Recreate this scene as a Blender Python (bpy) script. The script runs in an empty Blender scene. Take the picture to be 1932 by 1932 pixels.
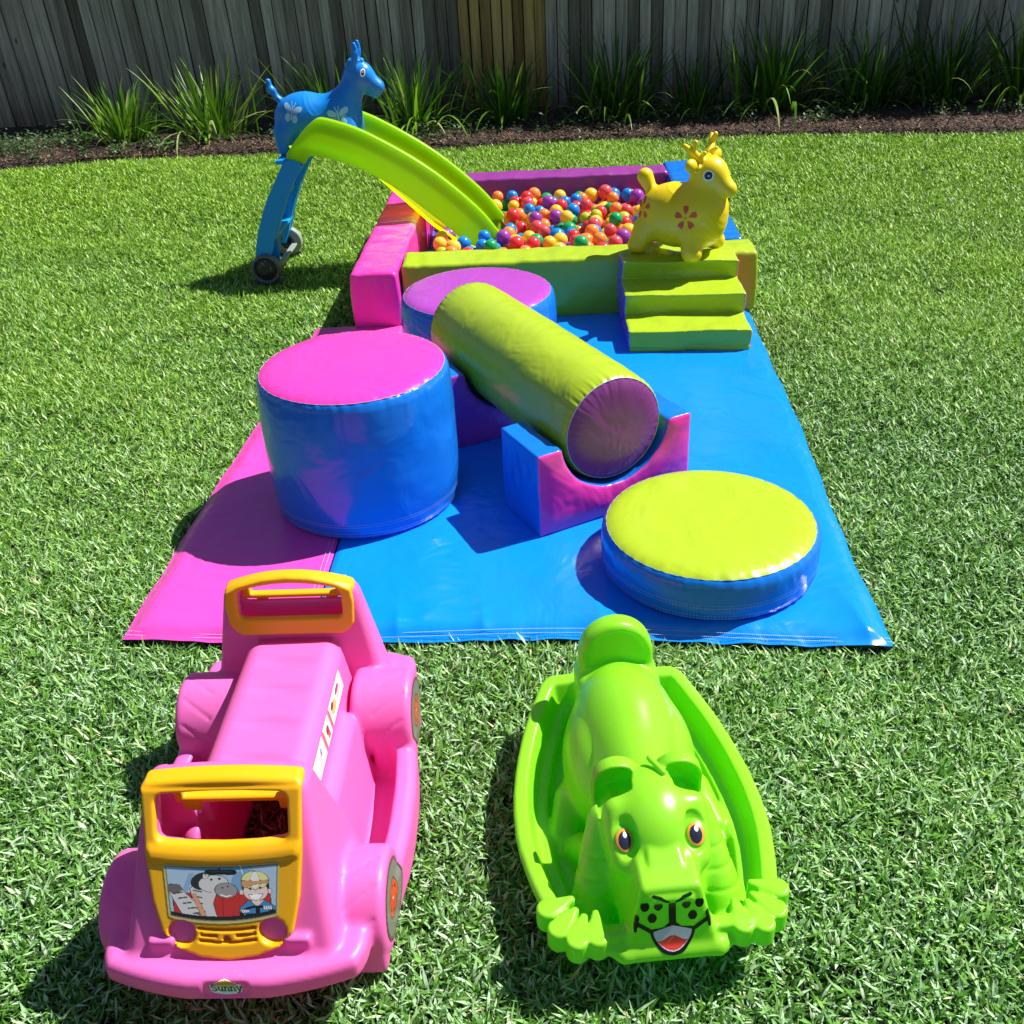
import bpy, math, random
import numpy as np
from mathutils import Matrix, Vector
sc = bpy.context.scene
random.seed(7)
rng = np.random.default_rng(11)
PI = math.pi

# ------------------------------------------------------------------ camera, world, sun
def setup_view():
    cam = bpy.data.cameras.new('camera')
    co = bpy.data.objects.new('camera', cam)
    sc.collection.objects.link(co)
    sc.camera = co
    cam.sensor_width = 36.0
    cam.lens = 36.0 * 1904.2 / 1932.0
    cam.clip_start = 0.05
    cam.clip_end = 500.0
    p, r = math.radians(31.31), math.radians(-3.11)
    fwd = Vector((0, math.cos(p), -math.sin(p)))
    right = Vector((1, 0, 0))
    down = fwd.cross(right)
    c, s = math.cos(r), math.sin(r)
    right2 = c * right - s * down
    down2 = s * right + c * down
    up = -down2
    m = Matrix((right2, up, -fwd)).transposed().to_4x4()
    m.translation = Vector((0, 0, 1.6))
    co.matrix_world = m

SUN_DIR = Vector((0.70, 0.25, 1.0)).normalized()
SUN_STRENGTH, SKY_STRENGTH, EXPOSURE = 5.0, 0.052, 0.74
def setup_light():
    w = bpy.data.worlds.new('World')
    sc.world = w
    w.use_nodes = True
    nt = w.node_tree
    nt.nodes.clear()
    out = nt.nodes.new('ShaderNodeOutputWorld')
    bg = nt.nodes.new('ShaderNodeBackground')
    sky = nt.nodes.new('ShaderNodeTexSky')
    sky.sky_type = 'NISHITA'
    sky.sun_disc = False
    el = math.asin(SUN_DIR.z)
    sky.sun_elevation = el
    sky.sun_rotation = math.atan2(SUN_DIR.x, SUN_DIR.y)
    sky.air_density = 1.0
    sky.dust_density = 0.6
    bg.inputs[1].default_value = SKY_STRENGTH
    nt.links.new(sky.outputs[0], bg.inputs[0])
    nt.links.new(bg.outputs[0], out.inputs[0])
    l = bpy.data.lights.new('sun', 'SUN')
    l.energy = SUN_STRENGTH
    l.angle = math.radians(0.55)
    l.color = (1.0, 0.955, 0.88)
    o = bpy.data.objects.new('sun', l)
    sc.collection.objects.link(o)
    o.rotation_euler = (-SUN_DIR).to_track_quat('-Z', 'Y').to_euler()
    o.location = (5, 3, 8)
    sc.view_settings.view_transform = 'Standard'
    sc.view_settings.look = 'None'
    sc.view_settings.exposure = EXPOSURE
    sc.view_settings.gamma = 1.0
    sc.view_settings.use_curve_mapping = False
    sc.cycles.max_bounces = 8
    sc.cycles.diffuse_bounces = 4
    sc.cycles.transmission_bounces = 4
    sc.cycles.transparent_max_bounces = 6
    sc.cycles.caustics_reflective = False
    sc.cycles.caustics_refractive = False
    sc.cycles.use_denoising = True

setup_view()
setup_light()

# ------------------------------------------------------------------ object helpers
def link(o):
    sc.collection.objects.link(o)
    return o

def tag(o, label=None, cat=None, group=None, kind=None):
    if label: o['label'] = label
    if cat: o['category'] = cat
    if group: o['group'] = group
    if kind: o['kind'] = kind
    return o

def thing(name, loc, rotz, label, cat, group=None):
    o = bpy.data.objects.new(name, None)
    o.empty_display_size = 0.1
    o.location = loc
    o.rotation_euler = (0, 0, rotz)
    link(o)
    return tag(o, label, cat, group)

def np_mesh(name, V, F, smooth=True):
    V = np.ascontiguousarray(V, np.float32)
    F = np.ascontiguousarray(F, np.int32)
    k = F.shape[1]
    me = bpy.data.meshes.new(name)
    me.vertices.add(len(V)); me.vertices.foreach_set('co', V.ravel())
    me.loops.add(F.size); me.loops.foreach_set('vertex_index', F.ravel())
    me.polygons.add(len(F))
    me.polygons.foreach_set('loop_start', np.arange(0, F.size, k, dtype=np.int32))
    me.polygons.foreach_set('loop_total', np.full(len(F), k, np.int32))
    me.polygons.foreach_set('use_smooth', np.full(len(F), smooth, bool))
    me.update()
    return me

def put(name, me, mats, parent=None):
    o = bpy.data.objects.new(name, me)
    for m in (mats if isinstance(mats, (list, tuple)) else [mats]):
        me.materials.append(m)
    link(o)
    if parent is not None: o.parent = parent
    return o

def facemat(me, idx):
    me.polygons.foreach_set('material_index', np.ascontiguousarray(idx, np.int32))

def centers(V, F):
    return V[F].mean(1)

def normals(V, F):
    a = V[F[:, 2]] - V[F[:, 0]]; b = V[F[:, 3]] - V[F[:, 1]]
    n = np.cross(a, b)
    return n / (np.linalg.norm(n, axis=1, keepdims=True) + 1e-12)

# ------------------------------------------------------------------ signed distance modelling (numpy surface nets)
def surfnet(f, lo, hi, h):
    n = [int(math.ceil((hi[i] - lo[i]) / h)) + 1 for i in range(3)]
    xs = [(lo[i] + h * np.arange(n[i])).astype(np.float32) for i in range(3)]
    X, Y, Z = xs[0][:, None, None], xs[1][None, :, None], xs[2][None, None, :]
    D = np.broadcast_to(f(X, Y, Z), n).astype(np.float32).copy()
    S = D < 0
    c = np.zeros([k - 1 for k in n], np.int8)
    for a in (0, 1):
        for b in (0, 1):
            for d in (0, 1):
                c += S[a:n[0] - 1 + a, b:n[1] - 1 + b, d:n[2] - 1 + d]
    act = (c > 0) & (c < 8)
    I = np.argwhere(act)
    idx = np.full(c.shape, -1, np.int32)
    idx[act] = np.arange(len(I))
    corner = [(a, b, d) for a in (0, 1) for b in (0, 1) for d in (0, 1)]
    val = {q: D[I[:, 0] + q[0], I[:, 1] + q[1], I[:, 2] + q[2]] for q in corner}
    acc = np.zeros((len(I), 3)); cnt = np.zeros(len(I))
    for q in corner:
        for ax in range(3):
            if q[ax] == 0:
                q2 = list(q); q2[ax] = 1; q2 = tuple(q2)
                a, b = val[q], val[q2]
                m = (a < 0) != (b < 0)
                t = np.where(m, a / np.where(m, a - b, 1), 0)
                pos = np.zeros((len(I), 3)) + np.array(q)
                pos[:, ax] = t
                acc[m] += pos[m]; cnt[m] += 1
    L = acc / cnt[:, None]
    # one projection step on the trilinear field
    v = np.zeros(len(I)); g = np.zeros((len(I), 3))
    for q in corner:
        w = [L[:, k] if q[k] else 1 - L[:, k] for k in range(3)]
        v += val[q] * w[0] * w[1] * w[2]
        for k in range(3):
            o = [w[m] for m in range(3) if m != k]
            g[:, k] += val[q] * (1 if q[k] else -1) * o[0] * o[1]
    L = L - np.clip(v / ((g ** 2).sum(1) + 1e-9), -2e3, 2e3)[:, None] * g
    L = np.clip(L, -.3, 1.3)
    V = (I + L) * h + np.array(lo)
    Q = []
    for ax in range(3):
        b, d = (ax + 1) % 3, (ax + 2) % 3
        s0 = [slice(1, n[k] - 1) for k in range(3)]
        s1 = list(s0)
        s0[ax] = slice(0, n[ax] - 1); s1[ax] = slice(1, n[ax])
        A, B = S[tuple(s0)], S[tuple(s1)]
        E = np.argwhere(A != B)
        ins = A[tuple(E.T)]
        off = np.ones(3, int); off[ax] = 0
        P = E + off
        def cell(db, dd):
            k = P.copy(); k[:, b] += db; k[:, d] += dd
            return idx[k[:, 0], k[:, 1], k[:, 2]]
        q = np.stack([cell(-1, -1), cell(0, -1), cell(0, 0), cell(-1, 0)], 1)
        q[~ins] = q[~ins][:, ::-1]
        Q.append(q)
    Q = np.concatenate(Q)
    Q = Q[(Q >= 0).all(1)]
    return V, Q

def smin(a, b, k):
    h = np.clip(0.5 + 0.5 * (b - a) / k, 0, 1)
    return b + (a - b) * h - k * h * (1 - h)
def smax(a, b, k): return -smin(-a, -b, k)
def cut(a, b, k=.004): return smax(a, -b, k)
def ell(x, y, z, c, r):
    px, py, pz = x - c[0], y - c[1], z - c[2]
    k0 = np.sqrt((px / r[0]) ** 2 + (py / r[1]) ** 2 + (pz / r[2]) ** 2)
    k1 = np.sqrt((px / r[0] ** 2) ** 2 + (py / r[1] ** 2) ** 2 + (pz / r[2] ** 2) ** 2) + 1e-6
    return k0 * (k0 - 1) / k1
def cap(x, y, z, a, b, ra, rb):
    ax, ay, az = (b[i] - a[i] for i in range(3))
    L = ax * ax + ay * ay + az * az
    t = np.clip(((x - a[0]) * ax + (y - a[1]) * ay + (z - a[2]) * az) / L, 0, 1)
    return np.sqrt((x - a[0] - t * ax) ** 2 + (y - a[1] - t * ay) ** 2 + (z - a[2] - t * az) ** 2) - (ra + (rb - ra) * t)
def rbox(x, y, z, c, h, r):
    qx, qy, qz = np.abs(x - c[0]) - h[0] + r, np.abs(y - c[1]) - h[1] + r, np.abs(z - c[2]) - h[2] + r
    return np.sqrt(np.maximum(qx, 0) ** 2 + np.maximum(qy, 0) ** 2 + np.maximum(qz, 0) ** 2) + np.minimum(np.maximum(qx, np.maximum(qy, qz)), 0) - r
def rect2(x, y, c, h, r):
    qx, qy = np.abs(x - c[0]) - h[0] + r, np.abs(y - c[1]) - h[1] + r
    return np.sqrt(np.maximum(qx, 0) ** 2 + np.maximum(qy, 0) ** 2) + np.minimum(np.maximum(qx, qy), 0) - r
def rmax(*d, r=.01):
    """rounded intersection"""
    s = 0; m = None
    for q in d:
        s = s + np.maximum(q + r, 0) ** 2
        m = q + r if m is None else np.maximum(m, q + r)
    return np.sqrt(s) + np.minimum(m, 0) - r
def polysd(x, y, pts):
    d = None; sg = None
    n = len(pts)
    for i in range(n):
        ax, ay = pts[i]; bx, by = pts[(i + 1) % n]
        ex, ey = bx - ax, by - ay
        wx, wy = x - ax, y - ay
        t = np.clip((wx * ex + wy * ey) / (ex * ex + ey * ey), 0, 1)
        q = (wx - t * ex) ** 2 + (wy - t * ey) ** 2
        d = q if d is None else np.minimum(d, q)
        cr = ((ay <= y) & (by > y) & (ex * wy - ey * wx > 0)) | ((ay > y) & (by <= y) & (ex * wy - ey * wx < 0))
        sg = cr if sg is None else sg ^ cr
    return np.where(sg, -1, 1) * np.sqrt(d)
def waves(x, y, z, seed, f, n=6, stretch=(1, 1, 1)):
    r = np.random.default_rng(seed); s = 0
    for _ in range(n):
        k = r.normal(size=3); k /= np.linalg.norm(k); k = k * f * r.uniform(.6, 1.6) * np.array(stretch)
        s = s + np.sin(k[0] * x + k[1] * y + k[2] * z + r.uniform(0, 6.28) + .8 * np.sin(.7 * (k[1] * x - k[0] * y + k[2] * z)))
    return s / n

def body(name, f, lo, hi, h, mats, parent=None, fm=None, smooth=True):
    V, Q = surfnet(f, lo, hi, h)
    me = np_mesh(name, V, Q, smooth)
    o = put(name, me, mats, parent)
    if fm is not None:
        facemat(me, fm(centers(V, Q), normals(V, Q)))
    return o

# ------------------------------------------------------------------ materials
def mat(name):
    m = bpy.data.materials.new(name); m.use_nodes = True
    nt = m.node_tree
    b = nt.nodes['Principled BSDF']
    return m, nt, b
def noise(nt, scale, detail=3, rough=.5, vec=None, dist=0):
    n = nt.nodes.new('ShaderNodeTexNoise')
    n.inputs['Scale'].default_value = scale; n.inputs['Detail'].default_value = detail
    n.inputs['Roughness'].default_value = rough; n.inputs['Distortion'].default_value = dist
    if vec is not None: nt.links.new(vec, n.inputs['Vector'])
    return n
def objvec(nt, scale=(1, 1, 1)):
    t = nt.nodes.new('ShaderNodeTexCoord'); m = nt.nodes.new('ShaderNodeMapping')
    m.inputs['Scale'].default_value = scale
    nt.links.new(t.outputs['Object'], m.inputs['Vector'])
    return m.outputs[0]
def bump(nt, b, height, dist, strength=1.0, prev=None):
    n = nt.nodes.new('ShaderNodeBump'); n.inputs['Distance'].default_value = dist
    n.inputs['Strength'].default_value = strength
    nt.links.new(height, n.inputs['Height'])
    if prev is not None: nt.links.new(prev, n.inputs['Normal'])
    if b is not None: nt.links.new(n.outputs[0], b.inputs['Normal'])
    return n.outputs[0]
def ramp(nt, fac, stops):
    r = nt.nodes.new('ShaderNodeValToRGB')
    e = r.color_ramp.elements
    while len(e) < len(stops): e.new(.5)
    for el, (p, c) in zip(e, stops):
        el.position = p; el.color = (*c, 1)
    nt.links.new(fac, r.inputs[0])
    return r.outputs[0]
def mixc(nt, fac, a, b, mode='MIX'):
    m = nt.nodes.new('ShaderNodeMix'); m.data_type = 'RGBA'; m.blend_type = mode
    for s, v in ((0, fac), (6, a), (7, b)):
        if hasattr(v, 'is_output'): nt.links.new(v, m.inputs[s])
        else: m.inputs[s].default_value = v if s == 0 else (*v, 1)
    return m.outputs[2]

def vinyl(name, col, rough=.21, wr=1.0):
    m, nt, b = mat(name)
    v = objvec(nt)
    n1 = noise(nt, 5, 3, .55, v, .6)
    dirt = noise(nt, 2.2, 5, .6, v)
    c = mixc(nt, ramp(nt, dirt.outputs[0], [(.35, (0, 0, 0)), (.75, (.16, .16, .16))]), col, tuple(.75 * k + .04 for k in col))
    nt.links.new(c, b.inputs['Base Color'])
    sm = noise(nt, 30, 3, .6, v)
    r = nt.nodes.new('ShaderNodeMapRange')
    r.inputs[3].default_value = rough - .05; r.inputs[4].default_value = rough + .12
    nt.links.new(sm.outputs[0], r.inputs[0]); nt.links.new(r.outputs[0], b.inputs['Roughness'])
    b.inputs['IOR'].default_value = 1.5
    p = bump(nt, None, n1.outputs[0], .022 * wr, .55)
    fine = noise(nt, 900, 1, .5, v)
    bump(nt, b, fine.outputs[0], .0002, .5, p)
    return m

def plastic(name, col, rough=.3, trans=.18, orange=.25, gloss=.5, glow=None):
    """moulded polyethylene: thin enough for some light to pass through"""
    m, nt, b = mat(name)
    v = objvec(nt)
    d = noise(nt, 14, 4, .6, v)
    c = mixc(nt, ramp(nt, d.outputs[0], [(.45, (0, 0, 0)), (.8, (.12, .12, .12))]), col, tuple(min(1, .7 * k + .15) for k in col))
    sp = noise(nt, 95, 2, .4, v); sc2 = noise(nt, 6, 3, .6, v)
    spk = mixc(nt, 1.0, ramp(nt, sp.outputs[0], [(.70, (0, 0, 0)), (.76, (.5, .5, .5))]), ramp(nt, sc2.outputs[0], [(.45, (0, 0, 0)), (.62, (1, 1, 1))]), 'MULTIPLY')
    c = mixc(nt, spk, c, tuple(.5 * k + .28 for k in col))
    nt.links.new(c, b.inputs['Base Color'])
    rr_ = nt.nodes.new('ShaderNodeMapRange'); rr_.inputs[3].default_value = rough - .07; rr_.inputs[4].default_value = rough + .16
    nt.links.new(sc2.outputs[0], rr_.inputs[0]); nt.links.new(rr_.outputs[0], b.inputs['Roughness'])
    b.inputs['Specular IOR Level'].default_value = gloss
    n = noise(nt, 420, 2, .5, v)
    nr = bump(nt, b, n.outputs[0], .0006, orange)
    t = nt.nodes.new('ShaderNodeBsdfTranslucent')
    if glow: t.inputs[0].default_value = (*glow, 1)
    else: nt.links.new(c, t.inputs[0])
    mx = nt.nodes.new('ShaderNodeMixShader'); mx.inputs[0].default_value = trans
    nt.links.new(b.outputs[0], mx.inputs[1]); nt.links.new(t.outputs[0], mx.inputs[2])
    nt.links.new(mx.outputs[0], nt.nodes['Material Output'].inputs[0])
    return m

def simple(name, col, rough=.5, metal=0, spec=.5):
    m, nt, b = mat(name)
    n = noise(nt, 60, 3, .6, objvec(nt))
    c = mixc(nt, n.outputs[0], col, tuple(k * .82 for k in col))
    nt.links.new(c, b.inputs['Base Color'])
    b.inputs['Roughness'].default_value = rough; b.inputs['Metallic'].default_value = metal
    b.inputs['Specular IOR Level'].default_value = spec
    return m

def printed(name, rough=.3):
    """printed sticker: colours come from the drawing stored on the mesh"""
    m, nt, b = mat(name)
    a = nt.nodes.new('ShaderNodeAttribute'); a.attribute_name = 'ink'
    nt.links.new(a.outputs['Color'], b.inputs['Base Color'])
    b.inputs['Roughness'].default_value = rough
    n = noise(nt, 300, 2, .5, objvec(nt))
    bump(nt, b, n.outputs[0], .0004, .3)
    return m

PINK = (.84, .045, .40); MATPINK = (.80, .065, .43); BLUE = (.003, .16, .66); LIME = (.36, .50, .018); PURPLE = (.38, .055, .43)
VM = {
    'pink': vinyl('pink_vinyl', PINK), 'matpink': vinyl('pink_mat_vinyl', MATPINK, .27, .8), 'matblue': vinyl('blue_mat_vinyl', (.002, .225, .86), .15, 1.0),
    'blue': vinyl('blue_vinyl', BLUE, .17), 'lime': vinyl('lime_vinyl', LIME, .22), 'purple': vinyl('purple_vinyl', PURPLE, .24),
    'shadepurple': vinyl('shaded_purple_vinyl', (.20, .035, .20), .3), 'wallpurple': vinyl('wall_purple_vinyl', (.26, .035, .27), .3),  # darker purples: wall inner shading and roller-end grass reflection put into the colour
    'darkblue': vinyl('dark_blue_vinyl', (.003, .12, .55), .24),
}
VAN_PINK = plastic('pink_plastic', (.95, .18, .60), .36, .28, .25, .5, (.95, .10, .34))
VAN_YELLOW = plastic('yellow_plastic', (.93, .47, .003), .34, .15)
LION_GREEN = plastic('green_plastic', (.36, .82, .03), .24, .40, .1, .6, (.10, .80, .0))
SLIDE_LIME = plastic('lime_plastic', (.46, .72, .006), .3, .60, .1, .5, (.66, .98, .0))
SLIDE_BLUE = plastic('blue_plastic', (.004, .42, .92), .32, .30, .1)
DEER_YELLOW = plastic('yellow_rubber', (.84, .63, .003), .33, .08, .1)
DONKEY_BLUE = plastic('blue_rubber', (.002, .23, .74), .30, .06, .1)
WHITE = simple('pale_thread', (.42, .50, .62), .6)
BLACK = simple('black_paint', (.012, .012, .016), .35)
GREYP = simple('grey_plastic', (.30, .32, .33), .45)
DARKP = simple('dark_grey_plastic', (.07, .085, .10), .4)
STICKER = printed('sticker_print')

# ------------------------------------------------------------------ setting: lawn, soil, bed
EDGE_X = [-60, -5.5, -3.8, -2.8, -1.85, -.36, .9, 2.26, 3.8, 6, 60]
EDGE_Y = [12, 8.2, 8.12, 8.18, 8.17, 7.98, 7.98, 7.80, 7.48, 7.1, 4]
def lawn_edge(x): return np.interp(x, EDGE_X, EDGE_Y)
MATQ = [(-1.026, 2.080), (.902, 1.897), (1.085, 4.25), (-.81, 4.25)]
PITQ = [(-.66, 4.2), (1.13, 4.17), (1.20, 5.98), (-.56, 5.98)]

def build_ground():
    m, nt, b = mat('soil_under_lawn')
    v = objvec(nt)
    n = noise(nt, 60, 6, .7, v)
    c = ramp(nt, n.outputs[0], [(.3, (.006, .009, .003)), (.55, (.018, .026, .008)), (.75, (.05, .05, .02))])
    nt.links.new(c, b.inputs['Base Color']); b.inputs['Roughness'].default_value = .95
    bump(nt, b, n.outputs[0], .02)
    V = np.array([(-150, -60, -.03), (150, -60, -.03), (150, 250, -.03), (-150, 250, -.03)])
    tag(put('ground', np_mesh('ground', V, np.array([[0, 1, 2, 3]]), False), m), kind='structure')

    m, nt, b = mat('bed_soil')
    v = objvec(nt)
    n = noise(nt, 22, 8, .75, v); n2 = noise(nt, 3, 3, .5, v)
    c1 = ramp(nt, n.outputs[0], [(.32, (.012, .008, .006)), (.52, (.065, .038, .028)), (.72, (.17, .11, .08))])
    c = mixc(nt, n2.outputs[0], c1, (.022, .013, .010))
    nt.links.new(c, b.inputs['Base Color']); b.inputs['Roughness'].default_value = .92
    bump(nt, b, n.outputs[0], .03)
    nx, ny = 420, 80
    xs = np.linspace(-7.5, 7.5, nx)
    T = np.linspace(0, 1, ny)
    X = np.repeat(xs, ny)
    y0 = lawn_edge(X) - .05; y1 = 10.4 - .095 * X
    Y = y0 + (y1 - y0) * np.tile(T, nx)
    Z = -.01 + .03 * np.tile(np.clip(T * 6, 0, 1), nx) + .012 * waves(X, Y, X * 0, 3, 14) + .010 * waves(X, Y, X * 0, 4, 45) + .008 * waves(X, Y, X * 0, 5, 110)
    I = np.arange(nx * ny).reshape(nx, ny)
    Q = np.stack([I[:-1, :-1], I[1:, :-1], I[1:, 1:], I[:-1, 1:]], -1).reshape(-1, 4)
    tag(put('garden_bed', np_mesh('garden_bed', np.stack([X, Y, Z], 1), Q), m), kind='structure')
build_ground()

def inquad(x, y, Q, pad=0):
    m = np.ones(x.shape, bool)
    for i in range(4):
        a, b = Q[i], Q[(i + 1) % 4]
        ex, ey = b[0] - a[0], b[1] - a[1]
        L = math.hypot(ex, ey)
        m &= (ex * (y - a[1]) - ey * (x - a[0])) / L > pad
    return m

def blades(P, L, W, yaw, tilt, curl, nseg, tone, twist=None, tip=2.2):
    """ribbon blades as one vertex and quad array; P base points, tilt from vertical, curl adds along the blade"""
    n = len(P)
    cx, sx = np.cos(yaw), np.sin(yaw)
    side = np.stack([-sx, cx, 0 * cx], 1)
    if twist is not None:
        side = side * np.cos(twist)[:, None] + np.stack([cx, sx, 0 * cx], 1) * np.sin(twist)[:, None]
    pos = P.copy(); ang = tilt.copy(); rows = []
    for k in range(nseg + 1):
        t = k / nseg
        w = W * (1 - t ** tip) * (.75 + .5 * min(t * 2, 1)) * .5 + W * .04
        rows.append(pos - side * w[:, None]); rows.append(pos + side * w[:, None])
        d = np.stack([cx * np.sin(ang), sx * np.sin(ang), np.cos(ang)], 1)
        pos = pos + d * (L / nseg)[:, None]
        ang = ang + curl / nseg
    V = np.stack(rows, 1).reshape(-1, 3)
    base = (np.arange(n) * (2 * (nseg + 1)))[:, None]
    Q = np.concatenate([np.stack([base[:, 0] + 2 * k, base[:, 0] + 2 * k + 1, base[:, 0] + 2 * k + 3, base[:, 0] + 2 * k + 2], 1) for k in range(nseg)])
    tn = np.repeat(tone, 2 * (nseg + 1))
    ht = np.tile(np.repeat(np.linspace(0, 1, nseg + 1), 2), n)
    return V, Q, tn, ht

def attr(me, name, data):
    a = me.attributes.new(name, 'FLOAT', 'POINT')
    a.data.foreach_set('value', np.ascontiguousarray(data, np.float32))

def leaf_material(name, stops, base, rough=.42, trans=.3, spec=.5, stops2=None):
    m, nt, b = mat(name)
    a = nt.nodes.new('ShaderNodeAttribute'); a.attribute_name = 'tone'
    h = nt.nodes.new('ShaderNodeAttribute'); h.attribute_name = 'along'
    c = ramp(nt, a.outputs['Fac'], stops)
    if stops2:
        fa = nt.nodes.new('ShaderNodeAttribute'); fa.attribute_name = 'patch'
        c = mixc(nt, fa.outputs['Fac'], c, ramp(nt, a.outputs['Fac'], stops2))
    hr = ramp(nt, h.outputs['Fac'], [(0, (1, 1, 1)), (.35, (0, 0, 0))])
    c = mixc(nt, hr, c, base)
    nt.links.new(c, b.inputs['Base Color'])
    b.inputs['Roughness'].default_value = rough
    b.inputs['Specular IOR Level'].default_value = spec
    t = nt.nodes.new('ShaderNodeBsdfTranslucent')
    nt.links.new(c, t.inputs[0])
    mx = nt.nodes.new('ShaderNodeMixShader'); mx.inputs[0].default_value = trans
    nt.links.new(b.outputs[0], mx.inputs[1]); nt.links.new(t.outputs[0], mx.inputs[2])
    nt.links.new(mx.outputs[0], nt.nodes['Material Output'].inputs[0])
    return m

GRASS_DENSITY = 1.0
def build_grass():
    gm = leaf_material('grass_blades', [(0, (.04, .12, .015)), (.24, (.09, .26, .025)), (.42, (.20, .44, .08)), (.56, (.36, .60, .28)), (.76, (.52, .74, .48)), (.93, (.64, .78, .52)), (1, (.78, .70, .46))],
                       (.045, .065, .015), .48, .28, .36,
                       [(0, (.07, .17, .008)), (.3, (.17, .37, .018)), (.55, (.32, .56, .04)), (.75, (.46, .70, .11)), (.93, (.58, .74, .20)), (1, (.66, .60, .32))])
    VS, QS, TS, HS, PS = [], [], [], [], []
    off = 0
    bands = [(.75, 1.9, 42000, 1.0), (1.9, 2.9, 35000, 1.0), (2.9, 4.2, 26000, 1.04), (4.2, 6.0, 18000, 1.12), (6.0, 8.35, 13500, 1.28)]
    for (y0, y1, dens, sc_) in bands:
        dens *= GRASS_DENSITY
        hw = .42 + .545 * y1
        n = int((y1 - y0) * 2 * hw * dens)
        x = rng.uniform(-hw, hw, n); y = rng.uniform(y0, y1, n)
        k = (np.abs(x) < .42 + .545 * y) & (y < lawn_edge(x) + .03 * rng.normal(size=n) + .02 * np.sin(x * 17))
        k &= ~inquad(x, y, MATQ, .016) & ~inquad(x, y, PITQ, .03)
        x, y = x[k], y[k]; n = len(x)
        patch = waves(x, y, x * 0, 21, 5, 5); patch2 = waves(x, y, x * 0, 22, 28, 5); big = waves(x, y, x * 0, 23, 1.6, 5)
        thin = rng.uniform(size=n) < np.clip(1.05 + .7 * patch2, .35, 1)
        x, y, patch, patch2, big = x[thin], y[thin], patch[thin], patch2[thin], big[thin]; n = len(x)
        z = -.03 + .006 * rng.uniform(size=n) + .006 * patch
        P = np.stack([x, y, z], 1)
        flat = rng.uniform(size=n)
        L = rng.uniform(.020, .043, n) * (1 + .25 * patch) * (sc_ ** .4)
        W = rng.uniform(.0026, .0056, n) * sc_
        tilt = np.radians(np.where(flat < .55, rng.uniform(38, 80, n), rng.uniform(8, 45, n)))
        z2 = rng.uniform(.0, .022, n) * (flat < .55)     # lying blades start higher, on the thatch
        P[:, 2] += z2
        yaw = rng.uniform(0, 2 * PI, n) + .8 * patch
        curl = rng.normal(.15, .35, n)
        tone = np.clip(rng.beta(1.5, 1.7, n) * .92 + .07 * patch + .05 * patch2 + .05 * big - .02, 0, .93)
        dry = rng.uniform(size=n) < .008 + .022 * np.clip(patch, 0, 1)
        tone[dry] = rng.uniform(.94, 1, dry.sum())
        # near blades painted paler for sky gloss, blending to yellow-green towards the fence
        V, Q, tn, ht = blades(P, L, W, yaw, tilt, curl, 2, tone, None, 4.5)
        VS.append(V); QS.append(Q + off); TS.append(tn); HS.append(ht); off += len(V)
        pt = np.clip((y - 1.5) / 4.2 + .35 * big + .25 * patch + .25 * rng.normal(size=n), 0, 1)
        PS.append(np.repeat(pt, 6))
    V = np.concatenate(VS); Q = np.concatenate(QS)
    me = np_mesh('grass', V, Q, False)
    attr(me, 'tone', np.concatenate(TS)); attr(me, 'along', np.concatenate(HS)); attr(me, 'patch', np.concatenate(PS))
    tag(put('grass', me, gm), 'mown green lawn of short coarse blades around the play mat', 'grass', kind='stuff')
build_grass()

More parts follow.
